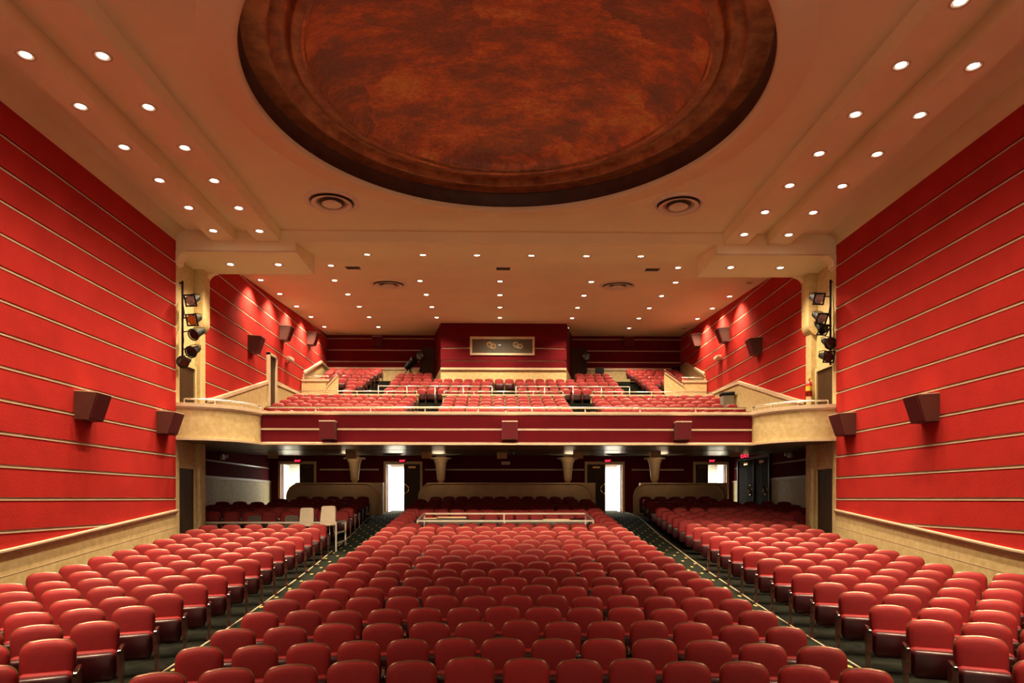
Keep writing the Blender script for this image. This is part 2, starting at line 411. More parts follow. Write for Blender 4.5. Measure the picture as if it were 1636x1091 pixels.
# closing the roof above the dome
struct(MB().box(WL - .4, WR + .4, -1.5, YB + .3, ZC + 7.8, ZC + 7.9).build('roof_slab', M['ceiling']))
struct(MB().box(WL - .4, WR + .4, -1.6, -1.5, ZC + HM - .2, ZC + 7.9).build('proscenium_beam', M['ceiling']))

BEAMS = [(-6.80, 'left outer'), (-5.71, 'left inner'), (5.90, 'right inner'), (6.98, 'right outer')]
beam_o = []
for bx, nm in BEAMS:
    beam_o.append(struct(MB().prism([(bx - .285, ZC + H0), (bx + .285, ZC + H0), (bx + .315, ZC + HM + .02), (bx - .315, ZC + HM + .02)], 'y', -1.5, YB).build('ceiling_beam', M['ceiling'])))

# beam across the mouth of the balcony, lower soffits at the two sides
struct(MB().box(WL - .3, WR + .3, YB, YB + .10, ZC + H0, ZC + 7.9).build('cross_beam', M['ceiling']))
HS = 6.12
SIL, SIR = -5.05, 5.45
for X0, X1, inner in ((WL - .35, SIL, SIL), (SIR, WR + .35, SIR)):
    o = struct(MB().prism([(YB - .004, ZC + HS), (YP - .02, ZC + HS), (YP - .02, ZC + H0 + .6), (YB + .1, ZC + H0 + .6), (YB + .1, ZC + H0 - .002), (YB - .004, ZC + H0 - .002)], 'x', X0, X1).build('bay_soffit_ceiling', M['ceiling']))
    s = 1 if inner < 0 else -1
    MB().box(min(inner, inner - s * 3.05), max(inner, inner - s * 3.05), YB - .018, YB, ZC + HS - .012, ZC + HS + .018).build('soffit_moulding', M['trim_white'], o)

# ------------------------------------------------------------------ balcony ceiling
BCY = [YB + .1, 18.6, 19.6, 21.3, 23.2, 24.4, 26.2, 28.4, 31.9]
BCH = [6.37, 6.62, 6.78, 6.93, 7.07, 7.13, 7.25, 7.39, 7.60]
def bch(y): return ZC + float(np.interp(y, BCY, BCH))
loops = [[(WL - .3, y, bch(y)), (WR + .3, y, bch(y)), (WR + .3, y, bch(y) + .15), (WL - .3, y, bch(y) + .15)] for y in BCY]
struct(MB().loft(loops, smooth=False).build('balcony_ceiling', M['ceiling']))

# ------------------------------------------------------------------ balcony side walls and rear wall, striped
def bal_dado(y, s):
    return ZC + float(np.interp(y, [18.7, 19.1, 23.9, 26.95, 27.88], [2.72, 2.80, 4.15, 4.22, 4.24]))
def balcony_wall(X, s, name):
    w = struct(MB().box(min(X, X - s * .3), max(X, X - s * .3), YP, YU + .2, ZC + 2.02, ZC + 7.9).build(name, M['strip']))
    for n in range(4, 15):
        z0, z1 = ZC + n * SP + 0.030, ZC + (n + 1) * SP - 0.028
        MB().box(min(X, X + s * .045), max(X, X + s * .045), YP, YU, z0, z1).build('wall_panel', M['red_wall'], w)
        MB().box(min(X, X + s * .052), max(X, X + s * .052), YP, YU, ZC + n * SP - .028, ZC + n * SP - .003).build('wall_strip', M['strip'], w)
    ys = [18.75, 19.1, 23.55] ; ys2 = [24.35, 26.95, 27.9]
    for yy in ((ys, ys2) if s > 0 else ([18.75, 19.1, 23.9, 26.95, 27.9],)):
        MB().loft([[(X, y, ZC + 2.02), (X + s * .07, y, ZC + 2.02), (X + s * .07, y, bal_dado(y, s)), (X, y, bal_dado(y, s))] for y in yy], smooth=False).build('dado', M['stone'], w)
        MB().loft([[(X, y, bal_dado(y, s) - .1), (X + s * .12, y, bal_dado(y, s) - .1), (X + s * .12, y, bal_dado(y, s)), (X, y, bal_dado(y, s) + .02)] for y in yy], smooth=False).build('dado_rail', M['moulding'], w)
    y3 = [27.9, 30.6, 31.8]; h3 = [5.16, 6.15, 6.06]
    MB().loft([[(X, y, ZC + 4), (X + s * .09, y, ZC + 4), (X + s * .09, y, ZC + h), (X, y, ZC + h)] for y, h in zip(y3, h3)], smooth=False).build('dado', M['stone'], w)
    MB().loft([[(X, y, ZC + h - .08), (X + s * .13, y, ZC + h - .08), (X + s * .13, y, ZC + h + .01), (X, y, ZC + h + .02)] for y, h in zip(y3, h3)], smooth=False).build('dado_rail', M['moulding'], w)
    return w
bwl = balcony_wall(WL, 1, 'balcony_wall'); bwr = balcony_wall(WR, -1, 'balcony_wall')
# narrow exit recess in the left balcony wall
d = struct(MB().box(WL + .05, WL + .10, 23.62, 24.28, ZC + 2.2, ZC + 4.95).build('door_1', M['dark_wood']))
fr = MB(); fr.box(WL + .04, WL + .16, 23.54, 23.63, ZC + 2.2, ZC + 5.03); fr.box(WL + .04, WL + .16, 24.27, 24.36, ZC + 2.2, ZC + 5.03); fr.box(WL + .04, WL + .16, 23.54, 24.36, ZC + 4.95, ZC + 5.04)
fr.build('door_frame', M['moulding'], d)

rw = struct(MB().box(WL - .3, WR + .3, YU, YU + .25, ZC + 3.0, ZC + 7.9).build('wall_rear', M['strip']))
BL = [at(704, 560, 28.85).x, at(905, 560, 28.85).x]     # projection booth front
BLB = [at(694, 560, YU).x, at(914, 560, YU).x]
for X0, X1 in ((WL, BLB[0]), (BLB[1], WR)):
    zs = [(ZC + 6.09, ZC + 12 * SP - .03)] + [(ZC + n * SP + .03, ZC + (n + 1) * SP - .03) for n in (12, 13)] + [(ZC + 14 * SP + .03, ZC + 7.7)]
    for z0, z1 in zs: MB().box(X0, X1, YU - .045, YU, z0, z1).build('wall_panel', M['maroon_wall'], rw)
    MB().box(X0, X1, YU - .06, YU, ZC + 4.0, ZC + 5.98).build('dado', M['stone'], rw)
    MB().box(X0, X1, YU - .10, YU, ZC + 5.98, ZC + 6.09).build('dado_rail', M['moulding'], rw)
# projection booth
bo = struct(MB().prism([(BL[0], 28.88), (BL[1], 28.88), (BLB[1], YU), (BLB[0], YU)], 'z', ZC + 4.0, ZC + 5.62).build('booth_wall', M['stone']))
yb = 28.85
wx0, wx1 = at(751, 0, yb).x, at(854, 0, yb).x
wz0, wz1 = zw(800, 567.5, yb), zw(800, 538, yb)
MB().box(BL[0], BL[1], yb - .03, yb + .03, ZC + 5.45, ZC + 5.54).build('dado_rail', M['moulding'], bo)
BT = ZC + 7.75
def booth_face(x0, x1, z0, z1):
    MB().box(x0, x1, yb, yb + .12, z0, z1).build('wall_panel', M['maroon_wall'], bo)
z5, z6 = ZC + 11 * SP, ZC + 12 * SP
MB().box(BL[0], BL[1], yb + .05, yb + .14, ZC + 5.54, wz0).build('booth_backing', M['strip'], bo)
MB().box(BL[0], wx0, yb + .05, yb + .14, wz0, BT).build('booth_backing', M['strip'], bo)
MB().box(wx1, BL[1], yb + .05, yb + .14, wz0, BT).build('booth_backing', M['strip'], bo)
MB().box(wx0, wx1, yb + .05, yb + .14, wz1, BT).build('booth_backing', M['strip'], bo)
booth_face(BL[0], BL[1], ZC + 5.54, z5 - .03)
booth_face(BL[0], BL[1], z5 + .03, wz0)
booth_face(BL[0], wx0, wz0, z6 - .03); booth_face(wx1, BL[1], wz0, z6 - .03)
booth_face(BL[0], wx0, z6 + .03, wz1); booth_face(wx1, BL[1], z6 + .03, wz1)
booth_face(BL[0], BL[1], wz1, BT)
for (xa, xb, dx) in ((BL[0], BLB[0], .06), (BL[1], BLB[1], -.06)):
    MB().prism([(xa, yb + .02), (xa + dx, yb + .02), (xb + dx, YU), (xb, YU)], 'z', ZC + 5.54, BT).build('booth_side', M['maroon_wall'], bo)
MB().box(BL[0] + .2, BL[1] - .2, YU - .1, YU - .02, ZC + 5.2, BT).build('booth_inner_wall', M['black'], bo)
# booth window
win = struct(MB().box(wx0 + .06, wx1 - .06, yb + .03, yb + .04, wz0 + .06, wz1 - .06).build('window_1', M['glass']))
f_ = MB(); t_ = .085
f_.box(wx0, wx1, yb - .05, yb + .10, wz0, wz0 + t_); f_.box(wx0, wx1, yb - .05, yb + .10, wz1 - t_, wz1)
f_.box(wx0, wx0 + t_, yb - .05, yb + .10, wz0 + t_, wz1 - t_); f_.box(wx1 - t_, wx1, yb - .05, yb + .10, wz0 + t_, wz1 - t_)
f_.build('window_frame', M['moulding'], win)
# dark doors beside the booth
for n_, (a, b_) in enumerate(((675, 695.5), (913, 938))):
    p0, p1 = at(a, 0, YU - .1).x, at(b_, 0, YU - .1).x
    d = struct(MB().box(p0, p1, YU - .14, YU - .08, ZC + 4.6, ZC + 7.02).build('door_%d' % (n_ + 2), M['dark_wood']))
    MB().box(p0 - .05, p0, YU - .16, YU - .06, ZC + 4.6, ZC + 7.07).build('door_frame', M['dark_wood'], d)

# ------------------------------------------------------------------ lighting bays between striped wall and balcony
def bay(X, s, name):
    w = struct(MB().box(min(X - s * .12, X - s * .4), max(X - s * .12, X - s * .4), YB - .05, YP + .1, ZC - 3, ZC + 7).build(name, M['stone']))
    MB().box(min(X - s * .3, X + s * .02), max(X - s * .3, X + s * .02), YB - .02, YB + .22, ZC - 3, ZC + HS).build('pilaster', M['stone'], w)
    MB().box(min(X - s * .3, X + s * .02), max(X - s * .3, X + s * .02), 18.42, YP, ZC - 3, ZC + 4.65).build('pilaster', M['stone'], w)
    # upper pier with rounded foot
    r = .42; Xo = X + s * .13; pts = [(X - s * .42, ZC + HS), (Xo, ZC + HS)]
    zb = ZC + 4.55
    pts = [(X - s * .36, ZC + HS), (Xo, ZC + HS), (Xo, zb + .18)] + [(Xo - s * (.30 * (1 - math.cos(a))), zb + .18 - .30 * math.sin(a)) for a in np.linspace(0.1, PI / 2, 8)] + [(X - s * .36, zb - .12)]
    MB().prism(pts, 'y', 18.35, YP + .02).build('pier', M['stone'], w)
    # corbels under the soffit
    for (y0, y1) in ((YB - .02, YB + .30), (YP - .12, YP + .06)):
        q = [(X - s * .1, ZC + HS + .01), (X + s * .36, ZC + HS + .01)] + [(X + s * (.36 - .26 * math.sin(a)), ZC + HS - .26 * (1 - math.cos(a))) for a in np.linspace(0.15, PI / 2, 8)] + [(X + s * .02, ZC + HS - .32), (X - s * .1, ZC + HS - .32)]
        MB().prism(q, 'y', y0, y1).build('corbel', M['ceiling'], w)
    return w
bay(WL, 1, 'bay_wall'); bay(WR, -1, 'bay_wall')
# doors of the bays: balcony level and stalls level, each side
dn = 4
for X, s in ((WL, 1), (WR, -1)):
    for (z0, z1) in ((ZC + 1.65, ZC + 3.42), (ZC - 2.0, ZC + .78)):
        xx = sorted((X - s * .13, X - s * .06))
        d = struct(MB().box(xx[0], xx[1], 17.32, 18.22, z0, z1).build('door_%d' % dn, M['dark_wood'])); dn += 1
        xf_ = sorted((X - s * .13, X - s * .02)); f_ = MB()
        f_.box(xf_[0], xf_[1], 17.24, 17.33, z0, z1 + .09); f_.box(xf_[0], xf_[1], 18.21, 18.3, z0, z1 + .09); f_.box(xf_[0], xf_[1], 17.33, 18.21, z1, z1 + .09)
        f_.build('door_frame', M['stone'], d)

# ------------------------------------------------------------------ balcony front
def fascia_path(off=0.0):
    """plan of the balcony front from the left wall to the right wall; off > 0 is further towards the stage"""
    L = []; a_, b_ = 1.57, 1.60
    for t in np.linspace(0, 1.57, 15): L.append((WL + (a_ + off * .5) * math.sin(t), YF - (b_ + off) * math.cos(t)))
    R = []
    for t in np.linspace(0, 1.57, 15): R.append((WR - (a_ + off * .5) * math.sin(t), YF - (b_ + off) * math.cos(t)))
    return L, R[::-1]
FXL, FXR = at(416.5, 0, YF).x, at(1201, 0, YF).x
fas = struct(MB().box(FXL, FXR, YF + .02, YF + .22, ZC + 1.47, ZC + 2.33).build('balcony_front_wall', M['strip']))
MB().box(FXL, FXR, YF - .03, YF + .02, ZC + 1.92, ZC + 2.275).build('wall_panel', M['maroon_wall'], fas)
MB().box(FXL, FXR, YF - .03, YF + .02, ZC + 1.545, ZC + 1.865).build('wall_panel', M['maroon_wall'], fas)
MB().prism([(YF - .09, ZC + 2.28), (YF - .11, ZC + 2.31), (YF - .11, ZC + 2.37), (YF + .30, ZC + 2.385), (YF + .30, ZC + 2.28)], 'x', FXL - .02, FXR + .02).build('cap_rail', M['moulding'], fas)
MB().prism([(YF - .08, ZC + 1.47), (YF - .08, ZC + 1.52), (YF - .03, ZC + 1.545), (YF + .1, ZC + 1.545), (YF + .1, ZC + 1.47)], 'x', FXL - .02, FXR + .02).build('lower_moulding', M['moulding'], fas)
MB().box(FXL, FXR, YF - .05, YF + .02, ZC + 1.868, ZC + 1.917).build('middle_strip', M['strip'], fas)
PLAN_L, PLAN_R = fascia_path()
for side, P in (('left', PLAN_L), ('right', PLAN_R)):
    n = len(P)
    def band(o_out, o_in, z0, z1, nm, m, par):
        lp = []
        for i, (x, y) in enumerate(P):
            a = P[max(i - 1, 0)]; b2 = P[min(i + 1, n - 1)]
            dx, dy = b2[0] - a[0], b2[1] - a[1]; l = math.hypot(dx, dy); nx, ny = dy / l, -dx / l
            lp.append([(x + nx * o_out, y + ny * o_out, z0), (x + nx * o_out, y + ny * o_out, z1), (x + nx * o_in, y + ny * o_in, z1), (x + nx * o_in, y + ny * o_in, z0)])
        return MB().loft(lp, smooth=False).build(nm, m, par)
    o = struct(band(0, -.15, ZC + 1.5, ZC + 2.30, 'balcony_front_wall', M['stone'], None))
    band(.055, -.2, ZC + 2.29, ZC + 2.385, 'cap_rail', M['moulding'], o)
    band(.035, -.1, ZC + 2.25, ZC + 2.29, 'cap_rail', M['moulding'], o)
    band(.06, -.1, ZC + 1.46, ZC + 1.515, 'lower_moulding', M['moulding'], o)
# underside of the balcony
sof = MB()
LP = [(x, y + .02) for x, y in PLAN_L]; RP = [(x, y + .02) for x, y in PLAN_R]
poly = [(WL - .2, YF - 1.58)] + LP + RP + [(WR + .2, YF - 1.58), (WR + .2, YF + .1), (WL - .2, YF + .1)]
sof.prism(poly, 'z', ZC + 1.475, ZC + 1.60)
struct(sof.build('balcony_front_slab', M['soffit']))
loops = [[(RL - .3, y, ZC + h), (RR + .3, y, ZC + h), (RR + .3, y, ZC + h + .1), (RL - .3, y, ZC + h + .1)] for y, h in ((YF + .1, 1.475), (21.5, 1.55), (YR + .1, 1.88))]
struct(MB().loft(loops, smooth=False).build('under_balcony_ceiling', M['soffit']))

# balcony steps
struct(MB().box(WL, WR, YF - .0, 21.9, ZC + 1.56, ZC + 1.78).build('balcony_floor', M['carpet']))
TIER = [(22.2 + .8 * j, 2.81 + .228 * j) for j in range(6)]
UPY = [27.24 + .523 * k for k in range(8)]
UPT = [621.4, 616.2, 610.2, 605.5, 600.6, 596.4, 592.7, 589.0]
UP = [(y, (HOR - t) * y / F) for y, t in zip(UPY, UPT)]
SC1, SC2 = .88, .79
st = MB()
for j, (y, h) in enumerate(TIER): st.box(WL, WR, y - .48, 27.0, ZC + h - SEATH * SC1 - .3, ZC + h - SEATH * SC1)
struct(st.build('balcony_step_floor', M['carpet']))
st = MB()
for j, (y, h) in enumerate(UP): st.box(WL, WR, y - (.36 if j else .55), YU, ZC + h - SEATH * SC2 - .3, ZC + h - SEATH * SC2)
struct(st.build('upper_balcony_floor', M['carpet']))

# ------------------------------------------------------------------ stalls under the balcony
for X, s, nm in ((RL, 1, 'stalls_wall'), (RR, -1, 'stalls_wall')):
    w = struct(MB().box(min(X, X - s * .2), max(X, X - s * .2), YP - .2, YR + .2, ZC - 2.6, ZC + 1.95).build(nm, M['strip']))
    xs = sorted((X, X + s * .04)); xd = sorted((X, X + s * .06)); xr = sorted((X, X + s * .09))
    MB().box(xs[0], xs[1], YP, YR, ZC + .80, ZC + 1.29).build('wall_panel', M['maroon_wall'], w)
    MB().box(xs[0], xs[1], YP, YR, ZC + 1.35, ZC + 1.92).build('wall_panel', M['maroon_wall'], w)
    MB().box(xd[0], xd[1], YP, YR, ZC - 2.6, ZC + .70).build('dado', M['stone'], w)
    MB().box(xr[0], xr[1], YP, YR, ZC + .70, ZC + .78).build('dado_rail', M['moulding'], w)
for x0, x1 in ((RL - .3, WL - .12), (WR + .12, RR + .3)):
    struct(MB().box(x0, x1, YP, YP + .1, ZC - 3, ZC + 1.6).build('return_wall', M['stone']))

OPEN = [(at(449, 0, YR).x, at(479, 0, YR).x), (at(617, 0, YR).x, at(645.5, 0, YR).x), (at(967, 0, YR).x, at(994, 0, YR).x), (at(1131, 0, YR).x, at(1160, 0, YR).x)]
DTOP = ZC + 1.51
DBOT = zw(630, 818, YR)
bw = MB(); x = RL - .3
for a, b_ in OPEN + [(RR + .3, None)]:
    bw.box(x, a, YR, YR + .18, ZC - 2.6, ZC + 2.0)
    if b_ is None: break
    bw.box(a, b_, YR, YR + .18, DTOP, ZC + 2.0); bw.box(a, b_, YR, YR + .18, ZC - 2.6, DBOT)
    x = b_
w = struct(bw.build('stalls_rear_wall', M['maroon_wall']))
for a, b_ in ((511, 605), (679, 933), (1009, 1092)):
    MB().box(at(a, 0, YR).x, at(b_, 0, YR).x, YR - .05, YR, ZC + 1.24, ZC + 1.31).build('wall_strip', M['strip'], w)
# lobby beyond the doors
struct(MB().box(RL - .5, RR + .5, YR + .18, 34.3, DBOT - .1, DBOT).build('lobby_floor', M['carpet']))
struct(MB().box(RL - .5, RR + .5, 33.4, 33.5, DBOT, ZC + 2.2).build('lobby_wall', M['white_paint']))
struct(MB().box(RL - .5, RR + .5, YR + .18, 33.5, ZC + 1.74, ZC + 1.86).build('lobby_ceiling', M['white_paint']))
for x0 in (RL - .5, RR + .4): struct(MB().box(x0, x0 + .1, YR + .18, 33.5, DBOT, ZC + 1.86).build('lobby_side_wall', M['white_paint']))

# rear doors: an open leaf swung into the lobby, a closed dark leaf beside it
def half_ring(cx, cz, y, r, t, s, n=14):
    b = MB(); b.tube([(cx + s * r * math.sin(a), y, cz + r * math.cos(a)) for a in np.linspace(0, PI, n)], t, 8)
    return b
def rear_door(i, op, leaf, hinge, dark_w):
    a, b_ = op
    if leaf > 0: x0, x1 = b_, b_ + dark_w
    else: x0, x1 = a - dark_w, a
    d = struct(MB().box(x0, x1, YR - .04, YR + .02, DBOT, DTOP).build('door_%d' % i, M['dark_wood']))
    lo, hi = min(a, x0), max(b_, x1); f_ = MB()
    f_.box(lo - .10, lo, YR - .06, YR + .1, DBOT, DTOP + .12); f_.box(hi, hi + .10, YR - .06, YR + .1, DBOT, DTOP + .12); f_.box(lo, hi, YR - .06, YR + .1, DTOP, DTOP + .12)
    f_.build('door_frame', M['brown_panel'], d)
    ex = x0 if leaf > 0 else x1
    half_ring(ex + leaf * .02, DBOT + 1.0, YR - .09, .20, .030, leaf).build('door_handle', M['gold'], d)
    MB().box((x0 + x1) / 2 - .16, (x0 + x1) / 2 + .16, YR - .055, YR - .04, DTOP - .17, DTOP - .09).build('push_plate', M['gold'], d)
    hx = a if hinge < 0 else b_
    lf = MB().box(min(hx, hx - hinge * .05), max(hx, hx - hinge * .05), YR + .2, YR + .95, DBOT + .01, DTOP - .02).build('open_leaf', M['white_paint'], d)
    half_ring(0, 0, 0, .16, .022, 1).xf(Matrix.Translation((hx - hinge * .08, YR + .72, DBOT + 1.0)) @ Matrix.Rotation(PI / 2, 4, 'Z')).build('leaf_handle', M['gold'], lf)
    return d
rear_door(20, OPEN[0], 1, -1, .62)
rear_door(21, OPEN[1], 1, -1, .70)
rear_door(22, OPEN[2], -1, 1, .80)
rear_door(23, OPEN[3], -1, 1, .55)

# side doors to the right under the balcony
for i, (ya, yb_) in enumerate(((ywall(1230, RR - .1), ywall(1205.5, RR - .1)), (ywall(1205, RR - .1), ywall(1180, RR - .1)))):
    X = RR - .06; zt = ZC + 1.60; z0 = ZC - 1.05
    d = struct(MB().box(X - .05, X, ya + .02, yb_ - .02, z0, zt).build('door_%d' % (30 + i), M['door_matte']))
    f_ = MB(); f_.box(X - .09, X, ya - .05, ya + .03, z0, zt + .1); f_.box(X - .09, X, yb_ - .03, yb_ + .05, z0, zt + .1); f_.box(X - .09, X, ya, yb_, zt, zt + .1)
    f_.build('door_frame', M['dark_wood'], d)
    ym = (ya + yb_) / 2
    MB().box(X - .065, X - .05, ym - .25, ym + .2, zt - .2, zt - .1).build('push_plate', M['gold'], d)
    MB().box(X - .056, X - .05, ym - .015, ym + .015, z0, zt).build('leaf_joint', M['black'], d)
    MB().lathe([(.2, -.02), (.235, 0), (.2, .02), (.165, 0), (.2, -.02)], (X - .09, ya + .3, DBOT + .93), 20, 'x').build('door_handle', M['gold'], d)

# low partitions behind the last rows, with rounded ends, and the tapering columns on them
PYY = 27.75
def partition(pa, pb, ra, rb):
    x0, x1 = at(pa, 0, PYY).x, at(pb, 0, PYY).x; zt = zw(800, 772.5, PYY); zb = ZC - 1.2; r = .55
    pts = [(x0, zb)]
    pts += [(x0 + r * (1 - math.cos(a)), zt - r + r * math.sin(a)) for a in np.linspace(0, PI / 2, 9)] if ra else [(x0, zt)]
    pts += [(x1 - r * (1 - math.cos(a)), zt - r + r * math.sin(a)) for a in np.linspace(PI / 2, 0, 9)] if rb else [(x1, zt)]
    pts += [(x1, zb)]
    o = struct(MB().prism(pts, 'y', PYY, PYY + .1).build('partition', M['brown_panel']))
    edge = [(p[0], PYY - .015, p[1]) for p in pts]
    MB().tube(edge, .03, 8).build('partition_moulding', M['brown_panel'], o)
    MB().box(x0 + .3, x1 + (.2 if rb else 0), PYY + .1, PYY + .42, zb, zt + .04).build('partition_back', M['brown_panel'], o)
    return o
partition(458, 603, True, True); partition(669, 944, True, True); partition(1012.5, 1156, True, True)
for i, px in enumerate((566.5, 704.5, 907, 1046)):
    c_ = at(px, 0, PYY + .26); zt = zw(800, 772.5, PYY) + .04
    h = ZC + 1.80 - zt
    o = struct(MB().lathe([(.001, zt), (.10, zt), (.11, zt + .07), (.14, zt + .09), (.16, zt + .13), (.19, zt + .45), (.235, zt + .80), (.24, zt + .83)], (c_.x, c_.y, 0), 28).build('column', M['brown_panel']))
    MB().lathe([(.25, zt + .82), (.27, zt + .86), (.30, zt + .93), (.25, zt + .95), (.43, zt + .97), (.45, zt + 1.0), (.42, zt + 1.03), (.2, zt + 1.04), (.2, zt + h)], (c_.x, c_.y, 0), 32).build('capital', M['brown_panel'], o)
    cz = ZC + 1.55 + (c_.y - 21.5) * .04
    MB().lathe([(1.05, cz + .06), (1.05, cz - .01), (.98, cz - .05), (.86, cz - .05), (.80, cz + .02), (.80, cz + .06)], (c_.x, c_.y - 1.2, 0), 40).build('ceiling_ring', M['soffit'], o)
    ld = bpy.data.lights.new('ring_fill', 'POINT'); ld.energy = 7; ld.color = (1, .74, .46); ld.shadow_soft_size = .25  # added weak fill below each ring, to lift the dark partitions
    lo_ = bpy.data.objects.new('ring_fill', ld); C.objects.link(lo_); lo_.location = (c_.x, c_.y - 1.2, cz - .28)

# ------------------------------------------------------------------ seats
def outline(w, z0, z1, r, dome, n=7):
    """front outline of a seat back, bottom-left round to bottom-right"""
    p = []
    rb = .05
    p += [(-w + rb * (1 - math.sin(a)) - .0, z0 + rb * (1 - math.cos(a))) for a in np.linspace(0, PI / 2, 4)]
    p = [(-w + rb, z0), (-w + rb * .3, z0 + rb * .3), (-w, z0 + rb)]
    for a in np.linspace(0, PI / 2, n): p.append((-w + r * (1 - math.cos(a)), z1 - r + r * math.sin(a)))
    for t in (-.25, 0, .25):
        x = t * 2 * (w - r); p.append((x, z1 + dome * (1 - (x / (w - r + 1e-6)) ** 2)))
    for a in np.linspace(PI / 2, 0, n): p.append((w - r * (1 - math.cos(a)), z1 - r + r * math.sin(a)))
    p += [(w, z0 + rb), (w - rb * .3, z0 + rb * .3), (w - rb, z0)]
    return p
def rec(z): return (z - SEATH) * .20
def back_loop(w, z0, z1, r, dome, y, n=7): return [(x, y + rec(z_), z_) for x, z_ in outline(w, z0, z1, r, dome, n)]
def scaled(lp, s, dy, cz=.60):
    return [(x * s, y + dy + (rec(cz + (z_ - cz) * s) - rec(z_)), cz + (z_ - cz) * s) for x, y, z_ in lp]
def mb_back(n=7):
    b = back_loop(.228, .36, .785, .105, .012, 0, n)
    return MB().loft([b, scaled(b, 1.0, -.022), scaled(b, .975, -.045), scaled(b, .90, -.060), scaled(b, .70, -.070), scaled(b, .25, -.074)], True, True)
def mb_shell(n=7):
    b = back_loop(.237, .34, .795, .112, .012, .004, n)
    return MB().loft([scaled(b, 1.0, -.006), scaled(b, 1.004, .006), scaled(b, .985, .02), scaled(b, .8, .03)], True, True)
def rbox(x0, x1, y0, y1, z0, z1, r, taper=0.0):
    """pillow-edged box as a loft in y"""
    def ring(g, y, k=0):
        a0, a1, c0, c1 = x0 + g, x1 - g, z0 + g, z1 - g; q = r
        P = []
        for (cx_, cz_, s_) in ((a1 - q, c1 - q, 0), (a0 + q, c1 - q, 1), (a0 + q, c0 + q, 2), (a1 - q, c0 + q, 3)):
            for t in (0, .5, 1): 
                a = (s_ + t) * PI / 2; P.append((cx_ + q * math.cos(a), y, cz_ + q * math.sin(a)))
        return [((x * (1 - taper * (z1 - z_) / (z1 - z0))), y, z_) for x, y, z_ in P]
    return MB().loft([ring(.03, y0), ring(.010, y0 + .012), ring(0, y0 + .03), ring(0, y1 - .02), ring(.02, y1)])
def mb_cushion(): return rbox(-.225, .225, -.235, -.115, .21, .505, .05).xf(Matrix.Translation((0, 0, 0)))
def mb_pan():
    b = rbox(-.23, .23, -.345, -.235, .185, .492, .045, .06)
    return b
def mb_arm():
    b = MB(); w = .023
    lp = [[(x, y, z_) for x, z_ in ((-w * k, zt - .03), (w * k, zt - .03), (w * k, zt - .006), (w * k * .6, zt), (-w * k * .6, zt), (-w * k, zt - .006))] for y, zt, k in ((-.40, .525, .85), (-.385, .535, 1), (-.20, .545, 1), (-.04, .535, .8))]
    return b.loft(lp, smooth=False)
def mb_std():
    b = MB()
    P = [(-.385, .505), (-.05, .505), (-.02, .34), (-.07, .20), (-.10, 0.0), (-.30, 0.0), (-.295, .10), (-.33, .26), (-.385, .40)]
    b.prism([(p[0], p[1]) for p in P], 'x', -.016, .016)
    b.box(-.026, .026, -.375, -.335, .25, .505)
    b.box(-.04, .04, -.33, -.08, 0, .012)
    return b
seat_parts = dict(back=mb_back(), shell=mb_shell(), cushion=mb_cushion(), pan=mb_pan(), arm=mb_arm(), std=mb_std())
SM = {'back': M['red_seat'], 'shell': M['shell'], 'cushion': M['red_seat'], 'pan': M['maroon_vinyl'], 'arm': M['arm_wood'], 'std': M['standard']}
meshes = {k: b.mesh('seat_' + k, SM[k]) for k, b in seat_parts.items()}
HP = .268                               # half pitch: where the shared standard stands
def make_seat(extra):
    t = thing('theatre_seat', 'red seat', 'seat')
    bk = sub('backrest', meshes['back'], t); sub('back_shell', meshes['shell'], bk)
    cu = sub('seat_cushion', meshes['cushion'], t); sub('seat_pan', meshes['pan'], cu)
    for x in ([HP] + ([-HP] if extra else [])):
        a = sub('armrest', meshes['arm'], t); a.location = (x, 0, 0)
        b = sub('standard', meshes['std'], t); b.location = (x, 0, 0)
    return t
proto = make_seat(False); proto_end = make_seat(True)

# list every seat of the stalls: (block, row, number from the aisle, x, y, z, rotation, scale, extra end)
seats = []
def arc_y(x, R): return ACY + math.sqrt(R * R - (x - ACX) ** 2)
def put(block, k, num, x, R, extra, gap=.545):
    y = arc_y(x, R)
    ang = -math.atan2(x - ACX, y - ACY)
    zc_ = drop(k)
    seats.append(dict(block=block, k=k, num=num, x=x, y=y, z=floor_z(x, y), rot=ang, s=1.0, extra=extra, wx=min(1.02, gap / .535)))
for k in range(0, 26):
    R = R0 + DR * k
    # centre block, 13 seats per row, standing in gaps of the row before
    mid = .246 if k % 2 == 0 else .035
    xl, xr = -2.93, 3.21
    xs = [mid + (i - 6) * ((mid - xl) / 6 if i < 6 else (xr - mid) / 6) for i in range(13)]
    for i, x in enumerate(xs):
        if 17 <= k <= 19 and 0 < i < 12: continue          # the well for the sound desk
        if k == 25 and i in (0, 12): continue
        put('c', k, i + 1, x, R, i == 0 or k in (17, 18, 19), min((xs[1] - xs[0]) if i < 6 else 9, (xs[12] - xs[11]) if i >= 6 else 9))
    # side blocks
    for s in (-1, 1):
        if s < 0 and k in (17, 18, 19): continue           # the wheelchair platform
        x = CM + s * (4.70 + .033 * max(0, R + ACY - 6.4)); i = 0
        while True:
            if R * R - (x - ACX) ** 2 < 4: break
            y = arc_y(x, R)
            lim = (WL + .36 if s < 0 else WR - .36) if y < YP + .8 else (RL + .4 if s < 0 else RR - .4)
            if (s < 0 and x < lim) or (s > 0 and x > lim) or y < 2.6: break
            if k >= 24 and abs(x - CM) > 9.0 - (k - 23) * .6: break
            i += 1
            put('l' if s < 0 else 'r', k, i, x, R, False)
            ang = math.atan2(abs(x - ACX), y - ACY)
            x += s * .545 * math.cos(ang)
        if i:
            j = len(seats) - (i if s > 0 else 1)
            seats[j]['extra'] = True                       # the free end that needs a standard of its own
